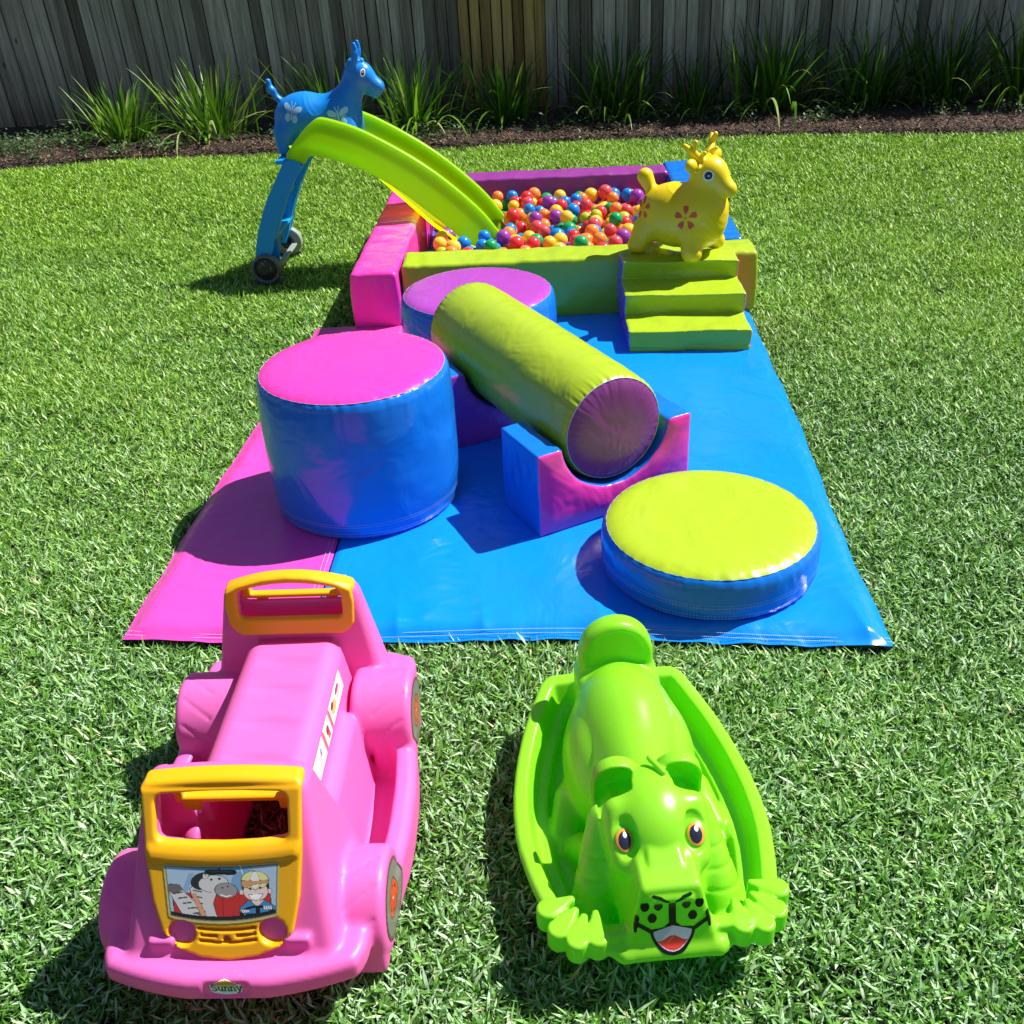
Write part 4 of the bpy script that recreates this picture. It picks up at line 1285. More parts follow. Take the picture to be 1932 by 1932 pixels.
# ------------------------------------------------------------------ pink rocking van
def build_van():
    root = thing('rocking_van', (-.485, 1.40, -.012), -math.radians(2.5), 'pink plastic rocking van with yellow window frames and a zebra sticker on its front', 'ride-on toy')
    KR = .28
    YF = lambda z: -.345 + (z - .16) * .55            # slope of the front face
    YR = lambda z: .283 + (z - .2) * .16              # inner face of the rear tower
    def hump(x, y, z, w0, w1, z0, z1, ya, yb, r):
        t = np.clip((z - z0) / (z1 - z0), 0, 1)
        w = w0 + (w1 - w0) * t
        return rmax(np.abs(x) - w, ya - y, y - yb, z - z1, (z0 - .2) - z, r=r)
    def f(x, y, z):
        q = z - KR * y * y                             # rocker curve
        ax = np.abs(x)
        # outer tray with a rail along each side and an open foot well
        wx = .262 - .25 * np.maximum(np.abs(y) - .02, 0) ** 2 * 2.2
        tray = rmax(ax - wx, -.245 - y, y - .335, q - .115, .012 - q, r=.022)
        well = rmax(ax - (wx - .042), np.abs(y) - .275, .034 - q, q - .3, r=.02)
        tray = cut(tray, well, .008)
        tray = cut(tray, rmax(ax - .115, np.abs(y - .0) - .29, q - .3, r=.02), .006)
        # the rail drops away towards its inner edge
        d = tray
        # lower skirt and seat
        skirt = hump(x, y, z, .165, .132, .03, .215, -.16, .175, .03)
        skirt = skirt
        seat = hump(x, y, z, .132, .098, .04, .302, -.120, .30, .034)
        for gy in (-.06, .035, .13, .215):
            g = ell(x, y, z, (-.0, gy, .313), (.078, .022, .017))
            seat = smax(seat, -g, .004)
        s = smin(seat, skirt, .012)
        inner = rmax(ax - .080, np.abs(y - .03) - .25, z - .262, r=.03)
        s = cut(s, inner, .006)
        d = smin(d, s, .012)
        # front tower
        t = np.clip((z - .10) / .31, 0, 1)
        hx = .186 - .052 * t
        ft = rmax(ax - hx, YF(z) - y, y - (-.085 - .075 * t), z - .412 + .5 * x * x, .118 - z, r=.020)
        cav = rmax(ax - (hx - .014), YF(z) + .016 - y, y - (-.098 - .075 * t), z - .392, r=.014)
        ft = cut(ft, cav, .004)
        # openings through the front wall and through the back wall
        win = rmax(np.abs(x) - .108, z - .400 + .3 * x * x, (.312 + .9 * x * x) - z, np.abs(y + .30) - .10, r=.008)
        win2 = rmax(np.abs(x) - .108, z - .400, .318 - z, np.abs(y + .12) - .10, r=.012)
        # rear tower
        t2 = np.clip((z - .10) / .32, 0, 1)
        hx2 = .198 - .060 * t2
        rt = rmax(ax - hx2, YR(z) - y, y - (.378 - .020 * t2), z - .438 + 1.5 * x * x, .10 - z, r=.020)
        cav2 = rmax(ax - (hx2 - .016), YR(z) + .012 - y, y - (.366 - .020 * t2), z - .425 + 1.5 * x * x, r=.012)
        rt = cut(rt, cav2, .004)
        wr_ = rmax(ax - .108, z - .430 + 1.4 * x * x, .345 - z, np.abs(y - .30) - .03, r=.012)
        wr2 = rmax(ax - .112, z - .424 + 1.4 * x * x, .358 - z, np.abs(y - .38) - .04, r=.012)
        rt = cut(rt, np.minimum(wr_, wr2), .003)
        rec = rmax(ax - .075 + .25 * (z - .3), z - .296, .21 - z, YR(z) - .02 - y, y - YR(z) - .006, r=.004)
        rt = cut(rt, rec, .004)
        d = smin(d, rt, .014)
        # wheel arches
        for wy, wz, R_ in ((-.212, .112, .092), (.242, .138, .092)):
            rr = np.sqrt((y - wy) ** 2 + (z - wz) ** 2)
            an = np.arctan2(z - wz, y - wy)
            groove = .0030 * np.exp(-((np.mod(an * 3.2 + (ax - .15) * 26, 1.9) - .9) / .10) ** 2) * (ax > .17) * (ax < .232)
            wh = rmax(rr - R_ + groove, ax - .246, .12 - ax, (.024 - z), r=.014)
            # below the axle the arch runs straight down
            ws = rmax(np.abs(y - wy) - R_, ax - .242, .16 - ax, z - wz, .024 - z, r=.014)
            d = smin(d, smin(wh, ws, .005), .010)
        # bumpers
        yy = np.abs(y)
        fr = rect2(x, y, (0, -.285), (.222, .115), .085) + 0 * z
        front = rmax(np.maximum(fr, (-.404 + .95 * x * x) - y), z - .152, .100 - z, r=.017)
        rear = rmax(np.maximum(rect2(x, y, (0, .33), (.235, .12), .085), y - (.445 - .95 * x * x)), z - .165, .110 - z, r=.017)
        d = smin(d, np.minimum(front, rear), .012)
        d = smin(ft, d, .012)
        # the shell is open underneath inside the front tower
        d = cut(d, rmax(ax - .125, -.322 - y, y + .105, z - .150, r=.012), .004)
        d = cut(d, rmax(ax - (.098 - .02 * (z > .2)), -.335 + .55 * (z - .16) + .012 - y, y - .25, z - .274, r=.02), .004)
        d = cut(d, rmax(ax - .100, np.abs(y + .16) - .05, z - .284, r=.012), .004)
        d = cut(d, np.minimum(win, win2), .003)
        # small pads where the frame meets the bumper
        pad = rmax(np.abs(ax - .112) - .022, np.abs(y + .325) - .022, z - .185, .13 - z, r=.006)
        d = smin(d, pad, .006)
        # recess for the maker's sticker
        d = cut(d, rmax(np.abs(x) - .037, np.abs(z - .133) - .0195, y + .394, r=.004), .002)
        return d
    body('body', f, (-.30, -.425, .0), (.30, .455, .462), .0048, VAN_PINK, root)
    # yellow front frame
    FO = [(-.134, .404), (-.133, .38), (-.130, .30), (-.122, .24), (-.108, .195), (-.085, .171), (-.045, .157), (0, .152), (.045, .157), (.085, .170), (.108, .192), (.120, .24), (.126, .30), (.129, .38), (.130, .404)]
    def ff(x, y, z):
        s = np.abs(y - YF(z) + .004) * .876 - .0075
        o = polysd(x + 0 * z, z + 0 * x, FO)
        w = rmax(np.abs(x + .003) - .109, z - .398 + .3 * x * x, (.320 + .55 * x * x) - z, r=.012)
        w = w + 0 * y
        d = rmax(o, s, -w, r=.0045)
        # eyebrow ridge above the sticker
        d = smin(d, rmax(o + .004, np.abs(z - (.306 + .55 * x * x)) - .010, np.abs(y - YF(z) + .008) - .010, r=.008), .008)
        # wrapped handle bar on top
        bar = rmax(np.abs(x + .002) - .132, np.abs(z - .406 + .5 * x * x) - .0115, np.abs(y + .200) - .020, r=.009)
        d = smin(d, bar, .004)
        for cx in (-.076, .074):
            d = cut(d, np.sqrt(((x - cx) / .0235) ** 2 + ((z - .1940) / .0205) ** 2) * .0205 - .0205 + 0 * y, .0015)
        for zc, x0, x1 in ((.197, -.050, .047), (.179, -.048, .048), (.188, -.046, -.017), (.188, .013, .046)):
            zz = z - zc - 1.6 * x * x
            d = cut(d, np.maximum(np.abs(x - (x0 + x1) / 2) - (x1 - x0) / 2, np.abs(zz) - .0021) + 0 * y, .001)
        d = cut(d, np.sqrt((x + .002) ** 2 + ((z - .184) * 1.25) ** 2) - .0062 + 0 * y, .001)
        # inner bar across the back opening
        ib = rmax(np.abs(x) - .112, np.abs(y + .152) - .016, np.abs(z - .317) - .0065, r=.005)
        en = rmax(np.abs(np.abs(x) - .104) - .008, np.abs(y + .155) - .012, np.abs(z - .345) - .030, r=.004)
        tabs = rmax(np.abs(np.abs(x) - .083) - .016, np.abs(y + .166) - .004, np.abs(z - .304) - .010, r=.003)
        return np.minimum(d, np.minimum(ib, np.minimum(en, tabs)))
    body('front_frame', ff, (-.145, -.375, .14), (.145, -.13, .435), .0028, VAN_YELLOW, root)
    def fr(x, y, z):
        RO = [(-.136, .385), (-.132, .340), (-.120, .320), (-.105, .312), (.105, .312), (.120, .320), (.130, .335), (.134, .385), (.130, .412), (.10, .427), (.05, .440), (0, .444), (-.05, .440), (-.10, .427), (-.131, .412)]
        o = polysd(x + 0 * z, z + 0 * x, RO)
        w = rmax(np.abs(x) - .109, z - .430 + 1.45 * x * x, .350 - z, r=.012) + 0 * y
        d = rmax(o, np.abs(y - YR(z) + .004) - .0075, -w, r=.0045)
        bar = rmax(np.abs(x) - .135, np.abs(z - (.434 - 1.5 * x * x)) - .009, np.abs(y - .330) - .018, r=.008)
        d = smin(d, bar, .004)
        ib = rmax(np.abs(x) - .112, np.abs(y - .362) - .010, np.abs(z - .368 + 0 * x) - .0055, r=.004)
        en = rmax(np.abs(np.abs(x) - .104) - .009, np.abs(y - .362) - .010, np.abs(z - .385) - .022, r=.004)
        tabs = rmax(np.abs(np.abs(x) - .075) - .014, np.abs(y - .366) - .003, np.abs(z - .360) - .008, r=.003)
        return np.minimum(d, np.minimum(ib, np.minimum(en, tabs)))
    body('rear_frame', fr, (-.15, .27, .29), (.15, .40, .46), .003, VAN_YELLOW, root)

    # windscreen sticker: a zebra and a boy driving, seen through the glass
    def screen(u, v):
        X = u * 2 - 1; Y = v * 2 - 1                    # -1..1, Y up
        bow = .16 * (1 - X * X)                          # top edge dips, bottom edge bulges down
        top = .92 - bow * .5; bot = -.62 - bow * 1.75
        sl = .945 - .07 * (1 - v)
        t = (Y - bot) / (top - bot)
        k = (t > 0) & (t < 1) & (np.abs(X) < sl)
        D = Draw(X, Y, lin(190, 180, 110))
        inn = (t > .045) & (t < .955) & (np.abs(X) < sl - .03)
        D.put(inn, lin(110, 112, 95))
        g = (t > .065) & (t < .935) & (np.abs(X) < sl - .048)
        D.put(g, lin(165, 188, 210))
        def gp(m, c): D.put(m & g, c)
        sky = ((X / .75) ** 2 + ((Y - .98) / .34) ** 2 < 1); gp(sky, lin(90, 165, 205))
        for cx in (-.62, -.36): gp((np.abs(X - cx - .22 * Y) < .045) & (Y < .6) & (Y > -.1), lin(135, 165, 200))
        old = D.c.copy()
        ol = lin(30, 25, 28)
        D.poly([(-.80, -.05), (-.62, .02), (-.1, .0), (.55, .03), (.76, -.05), (.80, -.8), (-.78, -.8)], lin(190, 45, 42), ol, .012)
        D.ell(.35, .30, .17, .38, lin(120, 155, 190)) if 0 else None
        D.ell(.42, .32, .27, .36, lin(115, 158, 195))
        D.seg([(0.0, -.05), (0, -.7)], .012, lin(150, 30, 30))
        # zebra
        wz = lin(205, 202, 200); st = lin(70, 66, 68)
        D.poly([(-.36, .35), (-.52, .15), (-.46, -.35), (-.52, -.85), (-.08, -.85), (-.16, -.3), (-.10, .0)], wz, ol, .012)
        D.poly([(-.88, .14), (-.80, .24), (-.70, .20), (-.30, -.52), (-.30, -.85), (-.58, -.85)], wz, ol, .012)
        D.poly([(-.91, .16), (-.84, .30), (-.70, .27), (-.64, .13), (-.78, .0)], lin(105, 100, 100), ol, .01)
        D.ell(-.30, .36, .20, .26, lin(40, 38, 42), -.3)
        D.ell(-.14, .28, .235, .245, wz, -.5, ol, .012)
        D.ell(-.26, .52, .045, .10, wz, -.2, ol, .01)
        D.ell(.06, .08, .175, .215, lin(150, 145, 145), .2, ol, .012)
        D.ell(.0, .16, .016, .026, ol); D.ell(.09, .19, .016, .026, ol)
        D.seg([(-.03, -.04), (.05, -.10), (.13, -.07)], .03, lin(240, 240, 240))
        D.ell(-.17, .40, .022, .034, ol); D.ell(-.04, .42, .022, .034, ol)
        for i in range(5):
            y_ = .10 - i * .17; D.seg([(-.46 + .01 * i, y_), (-.34, y_ - .05)], .035, st)
            D.seg([(-.78 + .075 * i, .03 - .15 * i), (-.66 + .07 * i, .05 - .15 * i)], .04, st)
            D.seg([(-.27 + .07 * i, .60 - .005 * i), (-.26 + .065 * i, .54)], .024, st)
        D.poly([(-.50, -.02), (-.44, .02), (-.22, -.85), (-.31, -.85)], lin(215, 150, 120), ol, .006)
        # boy
        sk = lin(228, 205, 195)
        D.poly([(.28, -.85), (.27, -.45), (.40, -.24), (.66, -.22), (.85, -.42), (.88, -.85)], lin(60, 130, 185), ol, .012)
        D.poly([(.45, -.24), (.55, -.42), (.66, -.22)], sk, ol, .01)
        D.ell(.535, .18, .225, .33, lin(45, 25, 25), 0)
        D.ell(.31, .02, .035, .07, sk, 0, ol, .008); D.ell(.76, .04, .035, .07, sk, 0, ol, .008)
        D.ell(.535, .04, .195, .27, sk, 0, ol, .010)
        D.poly([(.33, .16), (.34, .40), (.74, .40), (.745, .17), (.66, .24), (.5, .26), (.4, .2)], lin(45, 25, 25))
        D.ell(.53, .36, .215, .26, lin(225, 215, 150), 0, ol, .010)
        D.ell(.53, .36, .07, .25, lin(230, 228, 215), 0, ol, .005)
        D.poly([(.31, .22), (.32, .36), (.55, .33), (.74, .36), (.75, .28), (.52, .24), (.36, .14)], lin(205, 150, 100), ol, .008)
        D.ell(.45, .12, .022, .038, lin(60, 35, 30)); D.ell(.61, .14, .022, .038, lin(60, 35, 30))
        D.ell(.535, .05, .012, .016, lin(150, 110, 100))
        D.poly([(.42, -.06), (.65, -.04), (.60, -.17), (.53, -.20), (.45, -.17)], lin(245, 245, 245), ol, .008)
        m = (np.abs(((X - .56) / .27) ** 2 + ((Y + .66) / .26) ** 2 - 1) < .26); D.put(m, lin(18, 18, 20))
        D.seg([(.56, -.45), (.56, -.8)], .07, lin(18, 18, 20)); D.seg([(.38, -.62), (.74, -.62)], .05, lin(18, 18, 20))
        for i in range(4):
            D.seg([(.30 + .032 * i, -.50), (.32 + .03 * i, -.57 + .01 * i)], .024, lin(235, 225, 220))
            D.seg([(.66 + .034 * i, -.40), (.67 + .034 * i, -.48)], .024, lin(235, 225, 220))
        D.put(t < .13, lin(28, 24, 22))
        # mirror
        D.seg([(-.03, .9), (-.03, .66)], .022, lin(15, 17, 20)); D.seg([(-.20, .62), (.17, .60)], .15, lin(15, 17, 20))
        D.seg([(-.19, .64), (.15, .62)], .03, lin(45, 48, 52))
        D.c[~g] = old[~g]
        D.seg([(.29, .88), (.34, .55)], .02, lin(210, 215, 215))
        r2 = np.hypot(np.maximum(np.abs(X) - (sl - .08), 0), np.maximum(np.abs(t * 2 - 1) - .88, 0) * .8) < .085
        return D.c, k & r2
    Nrm = np.array([0, .876, -.482])
    decal('windscreen_sticker', ff, (-.107, -.42, .203), (.204, 0, 0), (0, .055, .100), (0, 1, 0), 230, 130, screen, root, .0011)

    # maker's sticker on the bumper: SUNNY with a rising sun
    G = {'S': [[(.8, .85), (.5, 1), (.15, .85), (.2, .6), (.75, .42), (.85, .15), (.5, 0), (.12, .15)]],
         'u': [[(.1, .68), (.1, .2), (.4, .02), (.75, .18), (.75, .68)], [(.75, .3), (.75, 0), (.95, 0)], [(-.02, .68), (.1, .68)]],
         'n': [[(.1, .68), (.1, 0)], [(.1, .45), (.4, .68), (.75, .52), (.75, 0)], [(-.02, .0), (.22, 0)], [(.62, 0), (.9, 0)], [(-.02, .68), (.1, .68)]],
         'y': [[(.08, .68), (.45, .05)], [(.85, .68), (.3, -.32), (.05, -.3)], [(-.05, .68), (.25, .68)], [(.7, .68), (1, .68)]]}
    def logo(u, v):
        X = (u * 2 - 1) * 1.45; Y = v * 2 - 1
        D = Draw(X, Y, lin(255, 255, 255))
        r = np.hypot(X, Y + .35); an = np.arctan2(Y + .35, X)
        ray = (np.mod(an * 19 / PI, 1) < .5)
        D.put((r < 1.30) & (Y > -.2), lin(245, 205, 60)); D.put(ray & (r < 1.30) & (Y > -.2), lin(190, 75, 25))
        D.put(r < .52, lin(250, 238, 150))
        D.put(Y < -.35, lin(250, 250, 248)); D.put((Y < -.35) & (r < .6) & (Y > -.7), lin(235, 225, 150))
        x0 = -1.36
        for ch, w in (('S', .62), ('u', .56), ('n', .56), ('n', .56), ('y', .58)):
            for s_ in G[ch]:
                P_ = [(x0 + a * w * .9, -.42 + b * .92 - .05) for a, b in s_]
                D.seg(P_, .30, lin(250, 248, 240))
            x0 += w
        x0 = -1.36
        for ch, w in (('S', .62), ('u', .56), ('n', .56), ('n', .56), ('y', .58)):
            for s_ in G[ch]: D.seg([(x0 + a * w * .9, -.42 + b * .92 - .05) for a, b in s_], .155, lin(25, 25, 35))
            x0 += w
        k = ((r < 1.34) & (Y > -.2)) | ((np.abs(X) < 1.42) & (Y < .45) & (Y > -.5)) | ((np.hypot(X / 1.4, (Y + .45) / .52) < 1) & (Y <= -.4))
        return D.c, k
    decal('maker_sticker', f, (-.026, -.46, .1155), (.052, 0, 0), (0, 0, .035), (0, 1, 0), 130, 80, logo, root, .0008)

    # hub stickers on the wheel arches
    def hub(u, v):
        x, y = (u - .5) * 2, (v - .5) * 2; r = np.hypot(x, y); a = np.arctan2(y, x)
        c = np.zeros((len(u), 3)) + lin(122, 118, 112)
        c[(r > .90) & (np.mod(a * 6, 1) < .9)] = lin(70, 68, 66)
        c[r < .50] = lin(60, 40, 35); c[r < .46] = lin(205, 70, 40)
        p = (np.abs(r - .32) < .055) & (np.mod(a * 6 / PI, 2) < .8); c[p] = lin(110, 35, 25)
        c[r < .17] = lin(225, 60, 40); c[r < .05] = lin(235, 235, 235)
        return c, r < 1
    for sx in (-1, 1):
        for wy, wz, R_ in ((-.212, .112, .092), (.242, .138, .092)):
            s = R_ * .77
            decal('wheel_sticker', f, (sx * .33, wy - s, wz - s), (0, 2 * s, 0), (0, 0, 2 * s), (-sx, 0, 0), 60, 60, hub, root, .0012)

    # picture stickers along both sides of the seat
    def pics(u, v):
        # three parallelogram cards; u runs along the seat, v up
        n = len(u); c = np.zeros((n, 3)) + lin(250, 248, 244); k = np.zeros(n, bool)
        for i, (a, b) in enumerate(((.0, .36), (.40, .56), (.60, 1.0))):
            s = (u - a) / (b - a); kk = (s > 0) & (s < 1)
            k |= kk
            e = np.minimum(np.minimum(s, 1 - s) * (b - a) * 3.2, np.minimum(v, 1 - v))
            c[kk & (e < .05)] = lin(250, 214, 120)
            cx, cy = [(.19, .45), (.48, .45), (.80, .5)][i]
            r_ = np.random.default_rng(i)
            if i == 0:
                m = (((u - cx) / .085) ** 2 + ((v - cy) / .33) ** 2 < 1) & kk; c[m] = lin(190, 190, 225)
                m = (((u - cx + .03) / .045) ** 2 + ((v - cy - .12) / .2) ** 2 < 1) & kk; c[m] = lin(215, 215, 240)
                m = (((u - cx - .08) / .025) ** 2 + ((v - cy - .28) / .12) ** 2 < 1) & kk; c[m] = lin(90, 160, 215)
                m = (((u - cx - .08) / .016) ** 2 + ((v - cy - .12) / .08) ** 2 < 1) & kk; c[m] = lin(200, 70, 60)
            elif i == 1:
                m = (((u - cx) / .035) ** 2 + ((v - cy - .1) / .22) ** 2 < 1) & kk; c[m] = lin(110, 55, 60)
                m = (((u - cx - .01) / .03) ** 2 + ((v - cy + .2) / .16) ** 2 < 1) & kk; c[m] = lin(215, 80, 80)
            else:
                m = (((u - cx + .09) / .07) ** 2 + ((v - cy) / .28) ** 2 < 1) & kk; c[m] = lin(228, 175, 90)
                m = (((u - cx + .12) / .04) ** 2 + ((v - cy - .22) / .16) ** 2 < 1) & kk; c[m] = lin(90, 50, 45)
                m = (((u - cx - .06) / .06) ** 2 + ((v - cy) / .26) ** 2 < 1) & kk; c[m] = lin(235, 190, 175)
                m = (((u - cx - .05) / .06) ** 2 + ((v - cy - .22) / .14) ** 2 < 1) & kk; c[m] = lin(125, 60, 70)
                m = (((u - cx - .13) / .04) ** 2 + ((v - cy) / .22) ** 2 < 1) & kk; c[m] = lin(200, 190, 225)
        return c, k
    for sx in (-1, 1):
        decal('picture_sticker', f, (sx * .140, -.085, .236), (0, .300, 0), (-sx * .006, .0, .042), (-sx, 0, -.02), 170, 40, pics, root, .0012)
    return root
build_van()

# ------------------------------------------------------------------ green rocking lion
def build_lion():
    root = thing('rocking_lion', (.212, 1.36, -.010), math.radians(2.5), 'bright green plastic rocking lion with a smiling face and a boat shaped tray', 'ride-on toy')
    HW = [(-.305, .13), (-.29, .165), (-.23, .203), (-.15, .224), (-.06, .240), (.04, .240), (.13, .227), (.22, .203), (.30, .170), (.335, .152), (.350, .128)]
    OUT = chaikin([(w, y) for y, w in HW] + [(-w, y) for y, w in HW[::-1]], 1)
    KR = .42
    def headshape(x, y, z):
        ax = np.abs(x)
        # skull and forehead
        d = ell(x, y, z, (0, -.125, .205), (.090, .108, .094))
        pt = (y + .195) * .78 + (z - .243) * .62; pn = -.62 * (y + .195) + .78 * (z - .243)
        face = rmax(ax - .090 + .12 * np.maximum(-pt, 0), pn, -.075 - pn, pt - .075, -.060 - pt, r=.026)
        d = smin(d, face, .012)
        # wide face mask running down to the muzzle
        t = np.clip((z - .09) / .18, 0, 1)
        jaw = rmax(ax - (.083 - .042 * t), (-.326 + .045 * t) - y, y + .12, z - .235, .105 - z, r=.008)
        d = smin(d, jaw, .018)
        # nose bridge: a flat topped bar sloping down to a squared nose
        zt = .284 + (y + .12) * .36
        nb = rmax(ax - .031 - .10 * np.maximum(-y - .22, 0), z - zt, (zt - .11) - z, y + .14, (-.302 - .20 * (z - .22)) - y, r=.009)
        # brow ridges over deep sockets
        sock = ell(x, y, z, (0, 0, 0), (1, 1, 1)) if False else None
        so = np.sqrt(((ax - .061) / .028) ** 2 + ((pt - .004) / .037) ** 2 + ((pn - .004) / .014) ** 2) * .014 - .014
        d = smax(d, -so, .0012)
        # cheeks rise towards the eye
        ck = np.sqrt(((ax - .061) / .021) ** 2 + (pt / .026) ** 2 + ((pn + .012) / .013) ** 2) * .013 - .013
        d = smin(d, ck, .002)
        # brows
        br = cap(ax, y, z, (.036, -.205, .272), (.060, -.170, .283), .007, .008)
        br = smin(br, cap(ax, y, z, (.060, -.170, .283), (.088, -.160, .250), .008, .005), .006)
        d = smin(d, nb, .003)
        return d
    def f(x, y, z):
        ax = np.abs(x); q = z - KR * y * y
        o = polysd(x, y + 0 * x, OUT)
        # tray: flat flange rim, sloping inner wall, deep floor
        hull = rmax(o + (.55 + .9 * (y < -.25)) * np.maximum(.085 - q, 0), q - .106, .008 - q, r=.010)
        well = rmax(o + .030 + .30 * np.maximum(.10 - q, 0), .040 - q, q - .3, r=.018)
        d = cut(hull, well, .008)
        d = cut(d, rmax(ax - .10, np.abs(y) - .24, q - .08, r=.02), .01) if False else d
        # inner step half way down the wall
        st = rmax(np.abs(o + .052) - .016, q - .060, .02 - q, r=.008)
        d = smin(d, st, .010)
        # front bar under the chin
        d = smin(d, cap(x, y, z, (-.078, -.312, .108), (.078, -.312, .108), .0165, .0165), .012)
        d = smin(d, cap(ax, y, z, (.078, -.312, .108), (.125, -.290, .112), .014, .012), .010)
        # body
        b = ell(x, y, z, (0, .145, .135), (.112, .175, .150))
        b = smin(b, ell(x, y, z, (0, -.02, .125), (.086, .19, .140)), .04)
        b = smin(b, ell(ax, y, z, (.078, .110, .110), (.054, .125, .112)), .012)     # haunch
        b = smin(b, cap(ax, y, z, (.120, .06, .07), (.150, -.01, .045), .038, .026), .02)
        for tx in (-.018, .0, .018):
            b = smin(b, cap(ax, y, z, (.152 + tx, -.020, .048), (.152 + tx, -.045, .044), .012, .010), .004)
        b = smin(b, ell(ax, y, z, (.098, .02, .13), (.030, .11, .085)), .012) if False else b
        # shoulders and mane
        b = smin(b, ell(x, y, z, (0, -.130, .105), (.105, .115, .125)), .03)
        mane = cap(ax, y, z, (.082, -.105, .20), (.118, -.200, .055), .030, .044)
        for zz in (.165, .130, .095):
            mane = mane + .0022 * np.exp(-((z - zz + .25 * (y + .15)) / .004) ** 2)
        b = smin(b, mane, .014)
        b = smin(b, cap(ax, y, z, (.098, -.13, .15), (.112, -.05, .06), .02, .03), .02)
        d = smin(d, smax(b, .02 - q, .01), .012)
        # backrest with a rounded rim
        bx = np.maximum(np.hypot(x, np.maximum(z - .258, 0)) - .077, ax - .077)
        br_ = rmax(bx, np.abs(y - .285 - .10 * (z - .25)) - .024, .16 - z, r=.014)
        br_ = cut(br_, rmax(bx + .015, (y - .262 - .10 * (z - .25)) - .006, (.238) - z, r=.004), .003)
        d = smin(d, br_, .010)
        d = smin(d, rmax(ax - .085, np.abs(y - .275) - .045, z - .232 + 1.5 * x * x, .1 - z, r=.014), .016)
        # tail ridge behind, head
        d = smin(d, headshape(x, y, z), .010)
        # ears: arched rims with hollow insides
        for k_ in (1,):
            ex = ax - .055
            r_ = np.sqrt(ex ** 2 + np.maximum(z - .255, 0) ** 2)
            solid = rmax(r_ - .044, np.abs(y + .066) - .015, .19 - z, r=.006)
            d = smin(d, solid, .006)
            hol = rmax(r_ - .038, y + .056, (.236 + .25 * np.maximum(-ex, 0) + .9 * np.maximum(ex - .012, 0) * -1) - z, np.abs(y + .085) - .042, r=.006)
            d = cut(d, hol, .003)
        # forelock
        d = smin(d, cap(x, y, z, (.004, -.068, .300), (.022, -.104, .300), .006, .005), .004)
        # front paws clasping the corners of the tray
        paws = None
        for (px, py, ang) in ((.122, -.298, -1.5), (.156, -.300, -1.2), (.184, -.276, -.8), (.199, -.236, -.35)):
            qx = px - .045 * math.cos(ang); qy = py - .045 * math.sin(ang)
            L = .045
            tt = np.clip(((ax - qx) * (px - qx) + (y - qy) * (py - qy)) / (L * L), 0, 1)
            r_ = np.sqrt((ax - qx - (px - qx) * tt) ** 2 + (y - qy - (py - qy) * tt) ** 2) - (.007 + .0125 * tt)
            toe = rmax(r_, z - .142, .098 - z, r=.005)
            paws = toe if paws is None else smin(paws, toe, .0035)
        pad = rmax(np.sqrt((ax - .155) ** 2 + ((y + .250)) ** 2) - .036, z - .138, .10 - z, r=.006)
        pad = np.maximum(pad, -(np.sqrt((ax - .112) ** 2 + (y + .235) ** 2) - .052))
        d = smin(d, smin(paws, pad, .004), .004)
        return d
    body('body', f, (-.262, -.365, .0), (.262, .37, .36), .0033, LION_GREEN, root)
    def hf(x, y, z): return f(np.asarray(x), np.asarray(y), np.asarray(z))
    # eyes
    def eye(sx):
        def p(u, v):
            x, y = (u - .5) * 2 * sx, (v - .5) * 2; r = np.hypot(x, y)
            c = np.zeros((len(u), 3)) + lin(60, 40, 20)
            c[r < .97] = lin(235, 165, 60); c[(r > .80) & (r < .86)] = lin(205, 130, 40)
            c[np.hypot((x + .02) / .70, (y + .02) / .76) < 1] = lin(38, 40, 60)
            c[np.hypot((x * sx - .10) / .22, (y - .45) / .26) < 1] = lin(215, 225, 235)
            return c, r < 1
        return p
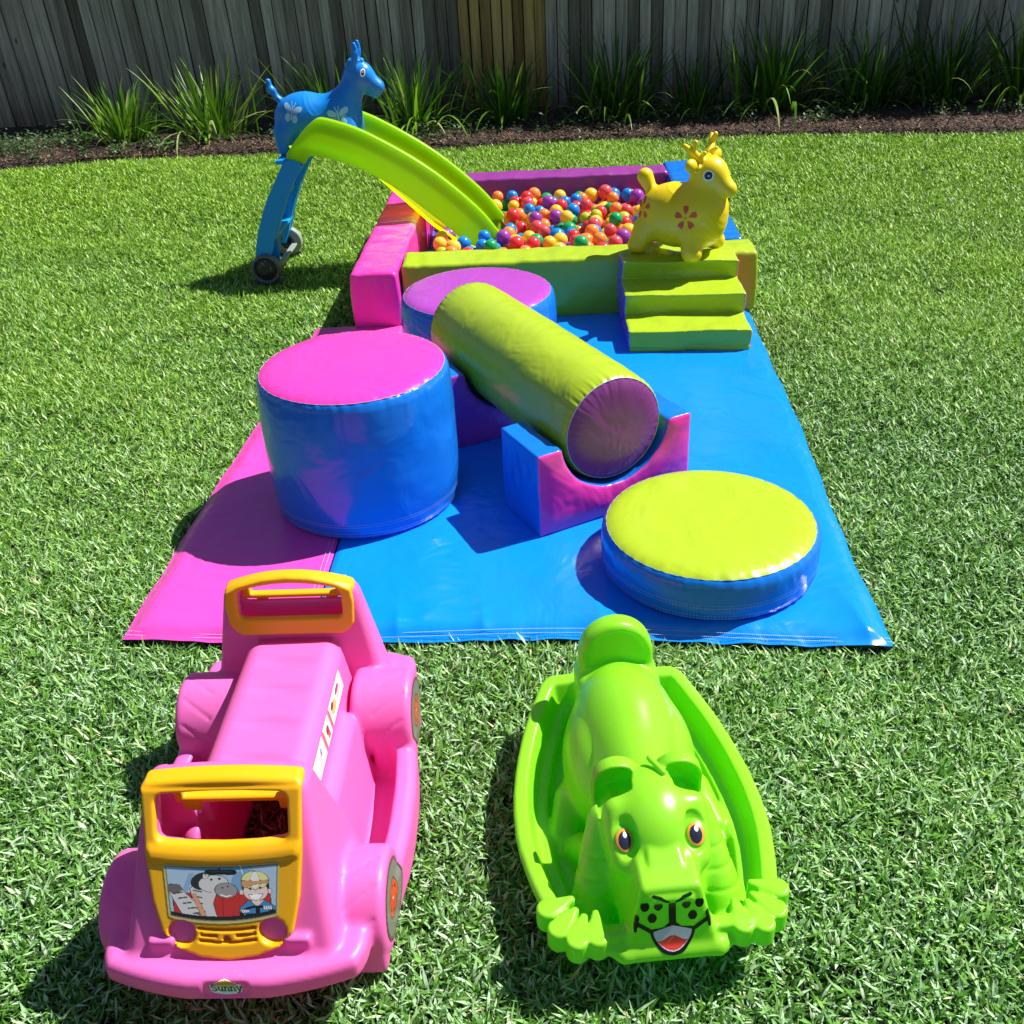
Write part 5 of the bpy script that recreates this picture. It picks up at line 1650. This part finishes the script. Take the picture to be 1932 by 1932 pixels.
    for sx in (-1, 1):
        decal('eye', hf, (sx * .061 - .0155, -.195 - .031 - .0156, .243 + .039 - .0124), (.031, 0, 0), (0, .0312, .0248), (0, .62, -.78), 44, 54, eye(sx), root, .0012)
    # mouth and whisker spots
    blk = lin(12, 14, 12)
    def mouth(u, v):
        X, Y = (u - .5) * 2, v                          # Y 0 bottom .. 1 top
        D = Draw(X, Y, (0, 0, 0)); D.c[:] = -1
        halo = lin(70, 130, 30)
        aX = np.abs(X)
        D.seg([(0, .98), (0, .60)], .19, blk)
        D.seg([(-.0, .60), (-.22, .46), (-.55, .44), (-.88, .60)], .085, blk)
        D.seg([(.0, .60), (.22, .46), (.55, .44), (.88, .60)], .085, blk)
        D.seg([(-.97, .50), (-.90, .72)], .10, blk); D.seg([(.97, .50), (.90, .72)], .10, blk)
        m = (np.hypot(X / .58, (Y - .46) / .44) < 1) & (Y < .56 - .22 * aX); D.put(m, blk)
        m = (np.hypot(X / .50, (Y - .46) / .38) < 1) & (Y < .53 - .20 * aX); D.put(m, lin(205, 215, 225))
        m = (np.hypot(X / .48, (Y - .44) / .35) < 1) & (Y < .29 + .05 * np.cos(aX * 9)) & (Y < .53 - .2 * aX); D.put(m, lin(205, 60, 50))
        D.seg([(-.12, .22), (.02, .31)], .02, lin(230, 130, 110))
        for s_ in (-1, 1):
            for (cx, cy) in ((.36, .93), (.70, .93), (.52, .70)): D.ell(s_ * cx, cy, .115, .092, blk)
        k = D.c[:, 0] >= 0
        return np.clip(D.c, 0, 1), k
    decal('mouth_sticker', hf, (-.064, -.40, .112), (.128, 0, 0), (0, 0, .098), (0, 1, 0), 150, 116, mouth, root, .0011)
    def nostril(u, v):
        D = Draw((u - .5) * 2, v, (0, 0, 0)); D.c[:] = -1
        D.seg([(-.78, .62), (-.50, .50), (-.20, .22)], .17, lin(8, 40, 8)); D.seg([(.78, .62), (.50, .50), (.20, .22)], .17, lin(8, 40, 8))
        return np.clip(D.c, 0, 1), D.c[:, 0] >= 0
    decal('nostril_print', hf, (-.038, -.40, .208), (.076, 0, 0), (0, 0, .022), (0, 1, 0), 90, 28, nostril, root, .0009)
    return root
build_lion()
